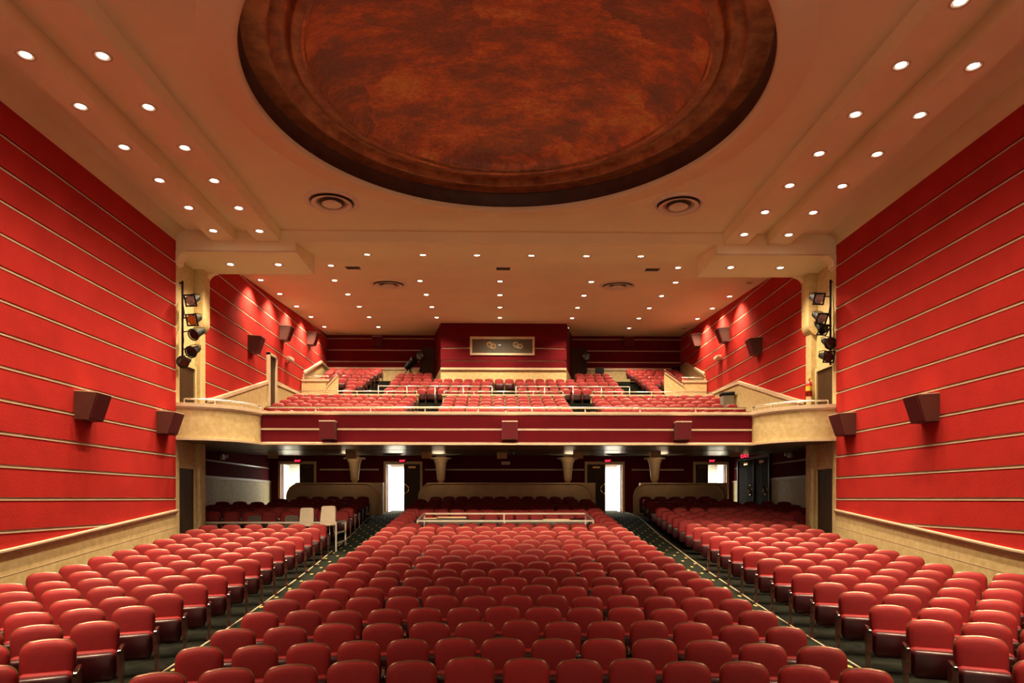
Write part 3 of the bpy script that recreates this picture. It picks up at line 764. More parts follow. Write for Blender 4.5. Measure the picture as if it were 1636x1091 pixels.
def proj(x, y, zz):
    zc = y * math.cos(YAW) + x * math.sin(YAW); u = (x * math.cos(YAW) - y * math.sin(YAW)) / zc
    return CX + F * u, HOR - F * (zz - ZC) / zc, zc
seats = [s for s in seats if proj(s['x'], s['y'], s['z'] + .8)[2] > 2 and -75 < proj(s['x'], s['y'], s['z'] + .8)[0] < 1711 and proj(s['x'], s['y'], s['z'] + .8)[1] < 1091]
seats.sort(key=lambda s: proj(s['x'], s['y'], s['z'] + .8)[2])
near, rest = seats[:300], seats[300:]
BN = {'c': 'centre', 'l': 'left', 'r': 'right'}
rows_seen = {b: sorted({s['k'] for s in seats if s['block'] == b}) for b in 'clr'}
rng = random.Random(3)
first = {False: proto, True: proto_end}
for s in near:
    rn = rows_seen[s['block']].index(s['k']) + 1
    if s['block'] == 'c':
        lab = 'red tip-up seat, centre block, %s row from the front, %s from left aisle' % (ORD[rn], ORD[s['num']])
    else:
        lab = 'red tip-up seat, %s block, %s row from the front, %s from the aisle' % (BN[s['block']], ORD[rn], ORD[s['num']])
    grp = 'seats of the %s block' % BN[s['block']]
    rot = (rng.uniform(-.035, .02), rng.uniform(-.008, .008), s['rot'] + rng.uniform(-.012, .012))
    loc = (s['x'], s['y'], s['z'] + rng.uniform(-.012, .012) + .004)
    pr = first.get(s['extra'])
    base = proto_end if s['extra'] else proto
    if pr is not None:
        first[s['extra']] = None
        base.location = loc; base.rotation_euler = rot; base['label'] = lab; base['group'] = grp
        base.name = 'theatre_seat'; base.scale = (s['wx'], 1, 1)
    else:
        q = dup(base, loc, rot, lab, grp); q.scale = (s['wx'], 1, 1)

# the seats further back and all the balcony seats: one object of stuff
bal = []
def row_x(x0, x1, n): return [x0 + (x1 - x0) * (i + .5) / n for i in range(n)]
for j, (y, h) in enumerate(TIER):
    e = .02 * j
    xl0 = WL + .25
    for (x0, x1, n) in ((xl0, -3.22 + e, 10), (-2.09, 2.50, 10), (3.50, WR - .25, 10)):
        for x in row_x(x0, x1, n)[:(-1 if j == 3 and x0 > 3 else None)]:
            bal.append((x, y - .3 * ((x - CM) / 7) ** 2, ZC + h - SEATH * SC1, 0, SC1))
for j, (y, h) in enumerate(UP):
    zf = ZC + h - SEATH * SC2
    lx0 = -6.3 if j < 3 else WL + .35; lx1 = -5.75 + .07 * j
    rx0 = 6.15 - .06 * j; rx1 = 6.5 if j < 3 else WR - .35
    for x0, x1 in ((lx0, lx1), (rx0, rx1)):
        n = max(1, round((x1 - x0) / .425))
        for x in row_x(x0, x1, n): bal.append((x, y, zf, 0, SC2))
    cl, cr = -4.62 + .035 * j, 5.02 - .035 * j
    segs = []
    if j < 3: segs = [(cl, -.36), (.70, cr)]
    elif j == 3: segs = [(cl, cr)]
    elif j < 6: segs = [(cl, BLB[0] + .1), (BLB[1] - .1, cr)]
    for x0, x1 in segs:
        n = max(1, round((x1 - x0) / .425))
        for x in row_x(x0, x1, n): bal.append((x, y, zf, 0, SC2))
allrest = [(s['x'], s['y'], s['z'], s['rot'], 1.0) for s in rest] + bal
low = dict(back=mb_back(5), shell=mb_shell(5), cushion=mb_cushion(), pan=mb_pan(), arm=mb_arm(), std=mb_std())
vs = []; fs = []; mi = []; sm = []; off = 0
order = ['back', 'shell', 'cushion', 'pan', 'arm', 'std']
for key in order:
    b = low[key]
    if key in ('arm', 'std'): b.xf(Matrix.Translation((HP, 0, 0)))
tv = []; tf = []; tm = []; ts = []
for n_, key in enumerate(order):
    b = low[key]; o_ = len(tv); tv += b.v; tf += [tuple(o_ + i for i in f) for f in b.f]; tm += [n_] * len(b.f); ts += b.sm
TV = np.array(tv)
for (x, y, z_, r, s_) in allrest:
    r += rng.uniform(-.02, .02)
    c_, n2 = math.cos(r), math.sin(r)
    A = np.array([[c_, -n2, 0], [n2, c_, 0], [0, 0, 1]]) * s_
    vs.append(TV @ A.T + np.array([x, y, z_ + .004 + rng.uniform(-.01, .01)]))
    fs += [tuple(off + i for i in f) for f in tf]; mi += tm; sm += ts; off += len(tv)
b = MB(); b.v = [tuple(p) for p in np.concatenate(vs)]; b.f = fs; b.mi = mi; b.sm = sm
so = b.build('theatre_seating', [SM[k] for k in order])
so['kind'] = 'stuff'; so['label'] = 'red tip-up seats of the rear stalls rows and all of the balcony'; so['category'] = 'seats'

# ------------------------------------------------------------------ ceiling downlights
lamp_data = bpy.data.lights.new('downlight_lamp', 'SPOT')
lamp_data.energy = LAMP_W; lamp_data.color = LAMP_COL; lamp_data.spot_size = math.radians(130); lamp_data.spot_blend = 0.6; lamp_data.shadow_soft_size = 0.07
# reflector lamp: a bright core that falls off smoothly to the edge of the cone
lamp_data.use_nodes = True
_n = lamp_data.node_tree.nodes; _l = lamp_data.node_tree.links
_tc = _n.new('ShaderNodeTexCoord'); _sx = _n.new('ShaderNodeSeparateXYZ'); _ab = _n.new('ShaderNodeMath'); _ab.operation = 'ABSOLUTE'
_pw = _n.new('ShaderNodeMath'); _pw.operation = 'POWER'; _pw.inputs[1].default_value = 11.5
_ad = _n.new('ShaderNodeMath'); _ad.operation = 'ADD'; _ad.inputs[1].default_value = 0.018
_l.new(_tc.outputs['Normal'], _sx.inputs[0]); _l.new(_sx.outputs['Z'], _ab.inputs[0]); _l.new(_ab.outputs[0], _pw.inputs[0]); _l.new(_pw.outputs[0], _ad.inputs[0])
_l.new(_ad.outputs[0], _n['Emission'].inputs['Strength'])
bal_lamp = lamp_data.copy(); bal_lamp.name = 'balcony_lamp'; bal_lamp.energy = LAMP_W * .74
for _q in bal_lamp.node_tree.nodes:
    if _q.type == 'MATH' and _q.operation == 'POWER': _q.inputs[1].default_value = 3.0
me_trim = MB().lathe([(.085, .012), (.085, -.004), (.125, -.012), (.135, 0.0), (.135, .012)], (0, 0, 0), 24).mesh('trim_ring', M['trim_white'])
me_lens = MB().lathe([(.001, -.002), (.06, -.003), (.088, .004)], (0, 0, 0), 20).mesh('lens', M['lens'])
def make_downlight():
    t = thing('downlight', 'downlight', 'ceiling light')
    sub('trim_ring', me_trim, t); sub('lens', me_lens, t)
    l = bpy.data.objects.new('downlight_lamp', lamp_data); C.objects.link(l); l.parent = t; l.location = (0, 0, -.03)
    KIDS[t.name].append(l)
    return t
dl = make_downlight(); dl_used = False
def downlight(x, y, z_, label, group, tilt=0.0):
    global dl_used
    if not dl_used:
        dl_used = True; o = dl; o.location = (x, y, z_); o['label'] = label; o['group'] = group
    else: o = dup(dl, (x, y, z_), None, label, group)
    o.rotation_euler = (tilt, 0, 0)
    if y > YB:
        for q in KIDS[o.name]:
            if q.type == 'LIGHT': q.data = bal_lamp
    return o
for (bx, nm) in BEAMS:
    for i in range(10):  # lamps nearest the stage are unseen, assumed so the front rows are lit
        downlight(bx, 16.35 - 1.285 * i, ZC + H0, 'round downlight in %s ceiling beam, %s from the balcony end' % (nm, ORD[i + 1]), 'downlights in the %s beam' % nm)
def tilt_at(y): return math.atan((bch(y + .1) - bch(y - .1)) / .2)
for i, px in enumerate((586.5, 675.5, 762, 849, 937, 1023.8)):
    y = 18.55
    downlight(at(px, 0, y).x, y, bch(y), 'round downlight in front row of the balcony ceiling, %s from the left' % ORD[i + 1], 'front row of balcony ceiling downlights', tilt_at(y))
COLX = [-7.66, -5.25, -2.52, 0.37, 2.85, 5.60, 8.02]
COLX = [at(496.7, 0, 27.7).x, at(589.8, 0, 27.7).x, at(697.6, 0, 27.7).x, at(798.6, 0, 27.7).x, at(914, 0, 27.7).x, at(1020.7, 0, 27.7).x, at(1114.3, 0, 27.7).x]
ROWY = [21.9, 23.8, 25.75, 27.7, 29.8]
unlit = []
for r_, y in enumerate(ROWY):
    for c_, x in enumerate(COLX):
        if c_ == 6 and r_ in (0, 4): unlit.append((x, y)); continue
        downlight(x, y, bch(y), 'round downlight in balcony ceiling grid, %s row from the front, %s column from the left' % (ORD[r_ + 1], ORD[c_ + 1]), 'balcony ceiling grid of downlights', tilt_at(y))
for (x, y), w_ in zip(unlit, ('nearest the stage', 'nearest the rear wall')):
    t = thing('downlight', 'unlit dark downlight in the balcony ceiling beside the right wall, %s' % w_, 'ceiling light', (x, y, bch(y)), 0, 'unlit downlights'); t.rotation_euler = (tilt_at(y), 0, 0)
    sub('trim_ring', me_trim, t); MB().lathe([(.001, -.002), (.06, -.003), (.088, .004)], n=20).build('lens', M['lens_dark'], t)
for px, lab in ((528.6, 'round downlight by the left ceiling step, beside a small dark vent'), (1083.3, 'round downlight by the right ceiling step, beside a small dark vent')):
    y = 20.05; downlight(at(px, 0, y).x, y, bch(y), lab, 'downlights by the ceiling steps', tilt_at(y))
for px, sd, wh in ((368, 'left', 'nearest the wall'), (444.5, 'left', 'nearest the centre'), (1167.5, 'right', 'nearest the centre'), (1246.7, 'right', 'nearest the wall')):
    y = 17.95; downlight(at(px, 0, y).x, y, ZC + HS, 'round downlight in the low %s soffit, %s' % (sd, wh), 'downlights in the low soffits')

# ------------------------------------------------------------------ ceiling diffusers and small vents
def diffuser(x, y, z_, label, tilt=0):
    t = thing('air_diffuser', label, 'vent', (x, y, z_), 0, 'round air diffusers'); t.rotation_euler = (tilt, 0, 0)
    MB().lathe([(.60, .01), (.60, -.02), (.57, -.045), (.50, -.04), (.47, -.01), (.47, .01)], n=48).build('outer_ring', M['vent'], t)
    MB().lathe([(.001, -.006), (.50, -.006)], n=40).build('dark_throat', M['vent_throat'], t)
    MB().lathe([(.45, -.07), (.43, -.085), (.27, -.012), (.29, -.012), (.45, -.07)], n=40).build('middle_cone', M['vent'], t)
    MB().lathe([(.001, -.07), (.18, -.075), (.20, -.085), (.22, -.075), (.12, -.012)], n=32).build('inner_cone', M['vent'], t)
for px, py, lab in ((530, 331, 'round cream air diffuser left of the copper dome'), (1084, 328, 'round cream air diffuser right of the copper dome')):
    y = 15.3; diffuser(at(px, 0, y).x, y, ZC + HM, lab)
for px, lab in ((621, 'round air diffuser in the balcony ceiling, left of centre'), (987, 'round air diffuser in the balcony ceiling, right of centre')):
    y = 22.25; diffuser(at(px, 0, y).x, y, bch(y), lab, tilt_at(y))
for px, w_ in ((564, 'left'), (804, 'middle'), (1042, 'right')):
    y = 20.3; x = at(px, 0, y).x
    t = thing('ceiling_vent', 'small dark rectangular vent in balcony ceiling, %s of three' % w_, 'vent', (x, y, bch(y)), 0, 'small dark ceiling vents'); t.rotation_euler = (tilt_at(y), 0, 0)
    MB().box(-.2, .2, -.13, .13, -.012, .012).build('vent_panel', M['vent_dark'], t)
    MB().box(-.21, .21, -.14, -.13, -.02, .012).build('vent_lip', M['black'], t)

# ------------------------------------------------------------------ loudspeakers
me_cache = {}
def wall_speaker(X, s, y, z0, z1, w, label, group):
    """tapered box on a side wall; s = +1 room towards +x"""
    h = z1 - z0
    t = thing('wall_speaker', label, 'speaker', (X + s * .045, y, z0), 0, group)
    d0, d1 = .24, .40
    v = [(0, -w / 2, 0), (s * d0, -w / 2 + .05, 0), (s * d0, w / 2 - .05, 0), (0, w / 2, 0), (0, -w / 2, h), (s * d1, -w / 2 + .05, h - .02), (s * d1, w / 2 - .05, h - .02), (0, w / 2, h)]
    MB().hexa(v).build('cabinet', M['spk_body'], t)
    e = .02
    g_ = [(s * d0 + s * .001, -w / 2 + .05 + e, e), (s * (d0 + .018), -w / 2 + .05 + e, e), (s * (d0 + .018), w / 2 - .05 - e, e), (s * d0 + s * .001, w / 2 - .05 - e, e),
          (s * d1, -w / 2 + .05 + e, h - .02 - e), (s * (d1 + .018), -w / 2 + .05 + e, h - .02 - e), (s * (d1 + .018), w / 2 - .05 - e, h - .02 - e), (s * d1, w / 2 - .05 - e, h - .02 - e)]
    MB().hexa(g_).build('grille_cloth', M['spk_front'], t)
    MB().hexa([(0, -w / 2, h), (s * d1, -w / 2 + .05, h - .02), (s * d1, w / 2 - .05, h - .02), (0, w / 2, h), (0, -w / 2, h + .014), (s * d1, -w / 2 + .05, h - .006), (s * d1, w / 2 - .05, h - .006), (0, w / 2, h + .014)]).build('lit_top', M['trim_white'], t)  # pale plate: light falling on the cabinet top, put into its colour
    MB().tube([(s * .05, 0, h), (s * .06, 0, h + .05), (s * .0, 0, h + .07)], .012, 6).build('bracket', M['steel'], t)
for X, s, sd in ((WL, 1, 'left'), (WR, -1, 'right')):
    wall_speaker(X, s, 13.25, ZC + 1.50, ZC + 2.03, .58, 'dark red wall speaker on the %s striped wall, nearer the stage' % sd, 'speakers on the striped walls')
    wall_speaker(X, s, 16.32, ZC + 1.53, ZC + 2.05, .58, 'dark red wall speaker on the %s striped wall beside the balcony front' % sd, 'speakers on the striped walls')
    for y, zt, wh in ((22.05, 5.20, 'nearest the stage'), (25.2, 6.32, 'second from the stage'), (28.75, 6.95, 'nearest the rear wall')):
        wall_speaker(X, s, y, ZC + zt - .52, ZC + zt, .50, 'dark red wall speaker on the %s balcony wall, %s' % (sd, wh), 'speakers on the balcony walls')
def front_speaker(x, y, z0, w, h, dep, label, group):
    t = thing('front_speaker', label, 'speaker', (x, y, z0), 0, group)
    v = [(-w / 2, -dep * .75, 0), (w / 2, -dep * .75, 0), (w / 2, 0, 0), (-w / 2, 0, 0), (-w / 2, -dep, h), (w / 2, -dep, h), (w / 2, 0, h), (-w / 2, 0, h)]
    MB().hexa(v).build('cabinet', M['spk_body'], t)
    MB().box(-w / 2, w / 2, -dep - .01, 0, h, h + .03).build('lit_top', M['trim_white'], t)  # top face as lit from above, painted pale on a thin plate
    MB().tube([(0, -.05, h), (0, -.06, h + .06), (0, 0, h + .07)], .012, 6).build('bracket', M['steel'], t)
    e = .015
    g_ = [(-w / 2 + e, -dep * .75 - .02, e), (w / 2 - e, -dep * .75 - .02, e), (w / 2 - e, -dep * .75, e), (-w / 2 + e, -dep * .75, e), (-w / 2 + e, -dep - .02, h - e), (w / 2 - e, -dep - .02, h - e), (w / 2 - e, -dep, h - e), (-w / 2 + e, -dep, h - e)]
    MB().hexa(g_).build('grille_cloth', M['spk_front'], t)
for px, wh in ((523.5, 'left'), (814.5, 'middle'), (1091.5, 'right')):
    y = YF - .03; p = at(px, 702.5, y - .2)
    front_speaker(p.x, y, ZC + 1.60, .42, .47, .30, 'dark red box speaker on the balcony front, %s of three' % wh, 'speakers on the balcony front')
for px, wh in ((603.5, 'left of the booth'), (1004, 'right of the booth')):
    p = at(px, 554, YU - .05)
    front_speaker(p.x, YU - .045, p.z, .43, .42, .25, 'dark red box speaker high on the balcony rear wall, %s' % wh, 'speakers on the balcony rear wall')
for i, (px, ym) in enumerate(((436, 727), (561.5, 727.5), (682.3, 727.5), (802, 728), (923, 727.5), (1046.3, 726), (1174, 725))):
    y = 24.4; p = at(px, ym, y)
    t = thing('hanging_speaker', 'small tan box speaker under the balcony ceiling, %s from the left' % ORD[i + 1], 'speaker', (p.x, y, p.z), .3 if i == 0 else (-.3 if i == 6 else 0), 'tan speakers under the balcony')
    MB().hexa([(-.18, -.14, -.11), (.18, -.14, -.11), (.15, .14, -.11), (-.15, .14, -.11), (-.18, -.17, .11), (.18, -.17, .11), (.15, .14, .11), (-.15, .14, .11)]).build('cabinet', M['tan_box'], t)
    zt = ZC + 1.55 + (y - 21.5) * .04 - p.z
    MB().box(-.02, .02, -.02, .02, .1, max(.12, zt + .01)).build('hanging_bracket', M['black'], t)

# ------------------------------------------------------------------ rails
def rail(name, label, pts, z_off_posts, m, r=.026, posts=(), post_r=.02, extra=(), cat='rail', group=None):
    p0 = Vector(pts[0]); t = thing(name, label, cat, tuple(p0), 0, group)
    MB().tube([Vector(p) - p0 for p in pts], r, 8).build('handrail', m, t)
    for e in extra: MB().tube([Vector(p) - p0 for p in e], r * .85, 8).build('lower_rail', m, t)
    for (a, b_) in posts: MB().tube([Vector(a) - p0, Vector(b_) - p0], post_r, 6).build('post', m, t)
    return t
hz = ZC + 2.50
fx = [at(p, 0, YF + .05).x for p in (504, 592, 679, 764, 850, 935, 1022.6, 1111.7)]
rail('guard_rail', 'long steel rail along the top of the balcony front', [(at(424, 0, YF).x, YF + .06, hz), (at(1194, 0, YF).x, YF + .06, hz)], 0, M['steel'], .026, [((x, YF + .06, ZC + 2.37), (x, YF + .06, hz)) for x in fx])
for P, sd in ((PLAN_L, 'left'), (PLAN_R, 'right')):
    q = [(x, y + .10, hz) for x, y in P]
    if sd == 'right': q = q[::-1]
    q = q[1:-1]
    end = q[0]
    rail('guard_rail', 'curved steel rail on the rounded %s end of the balcony front' % sd, q, 0, M['steel'], .024, [((p[0], p[1], ZC + 2.37), p) for p in (q[0], q[4], q[8], q[-1])])
# parapet and rail behind the lower balcony seats
py = 26.72
for a, b_, wh in ((465, 668, 'left'), (707, 902, 'centre'), (944, 1142, 'right')):
    x0, x1 = max(at(a, 0, py).x, WL + .1), min(at(b_, 0, py).x, WR - .1)
    o = struct(MB().box(x0, x1, py, py + .10, ZC + 2.9, ZC + 4.03).build('parapet_wall', M['stone']))
    MB().box(x0 - .03, x1 + .03, py - .06, py + .15, ZC + 4.03, ZC + 4.09).build('parapet_cap', M['moulding'], o)
    n = 5 if wh != 'centre' else 5
    rail('parapet_rail', 'steel rail on the low parapet behind the %s lower balcony seats' % wh, [(x0 + .05, py + .05, ZC + 4.21), (x1 - .05, py + .05, ZC + 4.21)], 0, M['steel'], .022,
         [((x, py + .05, ZC + 4.09), (x, py + .05, ZC + 4.21)) for x in np.linspace(x0 + .06, x1 - .06, n)])
ry = 26.85
for a, b_, pp, wh in ((604.5, 786.5, (604.5, 650, 695, 740, 786), 'left'), (824.5, 1006.5, (824.5, 870, 915.5, 961, 1006), 'right')):
    x0, x1 = at(a, 0, ry).x, at(b_, 0, ry).x
    rail('guard_rail', 'pale rail before the upper balcony seats, %s of the centre gap' % wh, [(x0, ry, ZC + 4.42), (x1, ry, ZC + 4.42)], 0, M['steel'], .024,
         [((at(p, 0, ry).x, ry, ZC + 3.66), (at(p, 0, ry).x, ry, ZC + 4.42)) for p in pp])
# upper side parapets with stair rails
for s, X, sd in ((1, WL, 'left'), (-1, WR, 'right')):
    pxs = (484.5, 531) if s > 0 else (1127, 1087)
    y = 27.55
    xa, xb = (WL + .09, at(525, 0, y).x) if s > 0 else (at(1090, 0, y).x, WR - .09)
    o = struct(MB().box(xa, xb, y, y + .10, ZC + 3.7, ZC + 4.72).build('parapet_wall', M['stone']))
    MB().box(xa, xb, y - .05, y + .14, ZC + 4.72, ZC + 4.80).build('parapet_cap', M['moulding'], o)
    p1, p2 = (at(519, 618, y - .35), at(543.5, 602.5, y + .3)) if s > 0 else (at(1096, 617, y - .35), at(1058, 599, y + .3))
    sl = MB(); 
    sl.prism([(p1.x, p1.z), (p2.x, p2.z), (p2.x, p2.z - .10), (p2.x, ZC + 4.05), (p1.x, ZC + 4.05)], 'y', y - .12, y - .02)
    o2 = struct(sl.build('stair_parapet_wall', M['stone']))
    MB().bar((p1.x, y - .07, p1.z + .02), (p2.x, y - .07, p2.z + .02), .17, .05).build('parapet_cap', M['moulding'], o2)
    a, b_ = (p1.x, y - .07, p1.z + .15), (p2.x, y - .07, p2.z + .15)
    mid = tuple((Vector(a) + Vector(b_)) / 2)
    rail('stair_rail', 'short sloping brown handrail on the %s upper balcony stair' % sd, [a, b_], 0, M['standard'], .02, [(a, (a[0], a[1], a[2] - .13)), (b_, (b_[0], b_[1], b_[2] - .13)), (mid, (mid[0], mid[1], mid[2] - .13))])
    xe = xb - .25 if s > 0 else xa + .25
    rail('parapet_rail', 'steel rail over the %s upper balcony parapet by the wall' % sd, [((xa if s > 0 else xb), y + .04, ZC + 4.93), ((xb if s > 0 else xa), y + .04, ZC + 4.93)], 0, M['steel'], .02,
         [((x, y + .04, ZC + 4.79), (x, y + .04, ZC + 4.93)) for x in (xa + .03, xb - .03)])

# sound desk well in the centre block
ya, yb2 = 19.93, 21.75
xa, xb = at(667, 0, ya).x, at(948, 0, ya).x
za, zb = zw(806, 832, ya), zw(806, 820.5, yb2)
t = thing('console_rail', 'pale rectangular rail around the sound desk in the centre block', 'rail', (CM, ya, floor_z(CM, ya)))
B0 = Vector((CM, ya, floor_z(CM, ya)))
def lb(p): return Vector(p) - B0
cs = [(xa, ya, za), (xb, ya, za), (xb, yb2, zb), (xa, yb2, zb)]
MB().bar(lb(cs[0]), lb(cs[1]), .05, .045).build('front_rail', M['white_rail'], t)
MB().bar(lb(cs[3]), lb(cs[2]), .05, .045).build('rear_rail', M['white_rail'], t)
MB().bar(lb(cs[1]), lb(cs[2]), .045, .045).build('side_rail', M['white_rail'], t); MB().bar(lb(cs[0]), lb(cs[3]), .045, .045).build('side_rail', M['white_rail'], t)
xm = at(806, 0, ya).x
for (x, y, z_) in cs + [(xm, ya, za), (xm, yb2, zb)]:
    MB().bar(lb((x, y, z_)), lb((x, y, floor_z(x, y))), .04, .04).build('post', M['white_rail'], t)
MB().bar(lb((xa, ya, za - .30)), lb((xb, ya, za - .30)), .035, .035).build('lower_rail', M['white_rail'], t)
dz = zb - .22
t = thing('sound_desk', 'low dark sound desk behind the centre rail', 'desk', (CM, 20.9, floor_z(CM, 20.9)))
fz = floor_z(CM, 20.9)
dxa, dxb = xa + .25 - CM, xb - .25 - CM
MB().box(dxa, dxb, -.35, .35, dz - fz - .04, dz - fz).build('desk_top', M['grey_plastic'], t)
for x in (dxa + .1, dxb - .1):
    for y in (-.3, .3): MB().box(x - .03, x + .03, y - .03, y + .03, -.0, dz - fz - .04).build('leg', M['black'], t)
for x0, w_, h_, nm, lab in ((-2.1, .55, .10, 'mixer', 'small dark mixer at the left end of the sound desk'), (-1.45, .95, .13, 'mixer', 'wide grey mixer on the sound desk, second from left'), (1.75, .9, .06, 'mixer', 'flat mixer at the right end of the sound desk')):
    q = thing(nm, lab, 'mixer', (x0, 20.9, dz), 0, 'mixers on the sound desk')
    MB().prism([(-.25, 0), (.25, 0), (.25, h_), (-.25, h_ * .4)], 'x', -w_ / 2, w_ / 2).build('case', M['grey_plastic'], q)
    MB().box(-w_ / 2 + .05, w_ / 2 - .05, .02, .2, h_ * .8, h_ + .012).build('control_panel', M['tan_box'], q)

# wheelchair platform rail, chairs
yw = 18.95
wx0, wx1 = -7.6, at(537, 0, yw).x
wx0 = at(311, 0, 18.8).x + .15
zr = zw(430, 834.8, yw); pf = ZC - 1.36
struct(MB().box(wx0 - .3, wx1 - .05, yw + .1, 21.2, floor_z(-6, 19) - .1, pf).build('platform_floor', M['carpet']))
xe, ye = at(552, 0, 20.05).x, 20.05
t = thing('platform_rail', 'pale rail fronting the wheelchair platform in the left block', 'rail', (wx1, yw, pf))
B0 = Vector((wx1, yw, pf))
MB().bar(lb((wx0, yw, zr)), lb((wx1, yw, zr)), .05, .045).build('front_rail', M['white_rail'], t)
for dz_ in (0, -.30, -.58): MB().bar(lb((wx1, yw, zr + dz_)), lb((xe, ye, zr + .02 + dz_)), .045, .04).build('side_rail', M['white_rail'], t)
for (x, y) in ((wx0, yw), (at(430, 0, yw).x, yw), (wx1, yw), (xe, ye)): MB().bar(lb((x, y, zr)), lb((x, y, floor_z(x, y))), .04, .04).build('post', M['white_rail'], t)

def stack_chair(name, px, pt, y, w, m, label, rot, thick=.03, group=None):
    p = at(px, pt, y); h = p.z - pf
    t = thing(name, label, 'chair', (p.x, y, pf), rot, group)
    P = [(x * (1.0 - .10 * (z_ - h * .5) / (h * .5)), z_) for x, z_ in outline(w / 2, h * .5, h, .055, .008, 5)]
    MB().loft([[(x * k, .18 + (z_ - h * .5) * .16 + d_ - .35 * x * x, z_) for x, z_ in P] for d_, k in ((0, .97), (.006, 1), (thick, 1))], smooth=False).build('backrest', m, t)
    sh = h * .5
    MB().loft([[(-w / 2, -.22, sh + .01), (w / 2, -.22, sh + .01), (w / 2, .2, sh), (-w / 2, .2, sh)], [(-w / 2, -.22, sh + .045), (w / 2, -.22, sh + .045), (w / 2, .2, sh + .035), (-w / 2, .2, sh + .035)]], smooth=False).build('seat', m, t, .012)
    for sx in (-1, 1):
        for sy in (-1, 1): MB().tube([(sx * (w / 2 - .04), sy * .17, sh), (sx * (w / 2), sy * .21, 0)], .012, 6).build('leg', M['steel'], t)
    return t
stack_chair('plastic_chair', 486.5, 811.5, 20.3, .43, M['white_plastic'], 'white plastic chair behind the platform rail, beside the taller white chair', 0, group='white plastic chairs')
stack_chair('plastic_chair', 519.5, 808.5, 20.1, .47, M['white_plastic'], 'taller white plastic chair nearest the aisle on the platform', -.12, .07, group='white plastic chairs')
stack_chair('grey_chair', 402, 824.5, 19.7, .42, M['grey_plastic'], 'dark grey chair at the wall end of the platform', 0, group='dark grey platform chairs')
stack_chair('grey_chair', 462, 824, 19.7, .42, M['grey_plastic'], 'dark grey chair before the white chair on the platform', 0, group='dark grey platform chairs')

# ------------------------------------------------------------------ stage lights on pipes in the bays
def boom(X, s, px, pt, pb, sd):
    p = onwall(px, 450, X + s * .06)
    y = p.y; z0, z1 = zw(px, pb, y), zw(px, pt, y)
    t = thing('lighting_pipe', 'black vertical pipe for stage lights in the %s bay' % sd, 'pipe', (p.x, y, z0))
    MB().tube([(0, 0, 0), (0, 0, z1 - z0)], .028, 8).build('pipe', M['black'], t)
    for h in (.15, z1 - z0 - .05): MB().tube([(0, 0, h), (-s * .2, -.02, h)], .02, 6).build('wall_arm', M['black'], t)
    MB().tube([(.0, -.03, .3), (.05 * s, -.05, .6), (.02 * s, -.05, 1.0), (.06 * s, -.04, 1.3), (0, -.03, 1.7)], .014, 6).build('cable', M['black'], t)
    return p.x, y
def stage_light(px, py_, y, pipe, kind, label, gel=None, pitch=.5, turn=0.0, group=None):
    p = at(px, py_, y)
    t = thing('stage_light', label, 'stage light', tuple(p), 0, group)
    # points the lens towards the stage (-y), tipped down
    Rm = Matrix.Rotation(turn, 4, 'Z') @ Matrix.Rotation(pitch, 4, 'X')
    body = MB().lathe([(.001, .22), (.07, .21), (.085, .12), (.10, 0.0), (.125, -.10), (.13, -.16), (.115, -.17)], n=20, axis='y').xf(Rm)
    body.build('housing', M['black'], t)
    MB().lathe([(.001, -.158), (.112, -.162)], n=20, axis='y').xf(Rm).build('lens', gel if (gel and kind == 'par') else M['lens_dark'], t)
    if kind == 'par':
        f_ = MB(); w_ = .15; q = .115
        f_.box(-w_, w_, -.185, -.170, -w_, -q); f_.box(-w_, w_, -.185, -.170, q, w_); f_.box(-w_, -q, -.185, -.170, -q, q); f_.box(q, w_, -.185, -.170, -q, q)
        f_.xf(Rm).build('gel_frame', M['black'], t)
        MB().lathe([(.001, -.176), (.118, -.176)], n=24, axis='y').xf(Rm).build('gel', gel, t)
    else:
        f_ = MB()
        for a in range(4):
            f2 = MB().box(-.10, .10, -.25, -.17, .115, .125).xf(Matrix.Rotation(a * PI / 2, 4, 'Y')); f_.join(f2)
        MB().lathe([(.13, -.17), (.155, -.175), (.155, -.19), (.13, -.19)], n=20, axis='y').xf(Rm).build('front_ring', M['black'], t)
    tgt = Vector((pipe[0], pipe[1], p.z)) - p
    MB().tube([(0, .02, .0), (tgt.x * .5, tgt.y * .5, .05), (tgt.x, tgt.y, .04)], .016, 6).build('yoke_arm', M['black'], t)
    MB().tube([(-.135, 0, 0), (-.135, .05, .13), (0, .06, .16), (.135, .05, .13), (.135, 0, 0)], .010, 6).build('yoke', M['black'], t)
    return t
pl = boom(WL, 1, 291.5, 449, 583, 'left'); pr_ = boom(WR, -1, 1327, 447, 583, 'right')
G1, G2 = 'stage lights in the left bay', 'stage lights in the right bay'
stage_light(309.5, 478, 17.25, pl, 'par', 'stage light with pale gel at the top of the left bay', M['blue_gel'], .45, -.1, G1)
stage_light(312, 509.5, 17.25, pl, 'par', 'stage light with glowing amber gel in the left bay', M['amber'], .4, -.1, G1)
stage_light(316, 531.5, 17.25, pl, 'fresnel', 'round black stage light just under the amber one, left bay', None, .5, -.3, G1)
stage_light(310.5, 559.5, 17.25, pl, 'fresnel', 'round black stage light fourth down the left bay pipe', None, .45, -.1, G1)
stage_light(296, 577, 17.15, pl, 'fresnel', 'round black stage light lowest in the left bay above the door', None, .3, .1, G1)
stage_light(1303, 476, 17.25, pr_, 'par', 'stage light with pink and blue gel at the top of the right bay', M['blue_gel'], .4, .1, G2)
stage_light(1307.5, 505.5, 17.25, pr_, 'par', 'stage light with pale blue gel second down the right bay', M['blue_gel'], .55, .15, G2)
stage_light(1311, 521.5, 17.25, pr_, 'par', 'tilted stage light with dark gel third down the right bay', M['lens_dark'], .8, .25, G2)
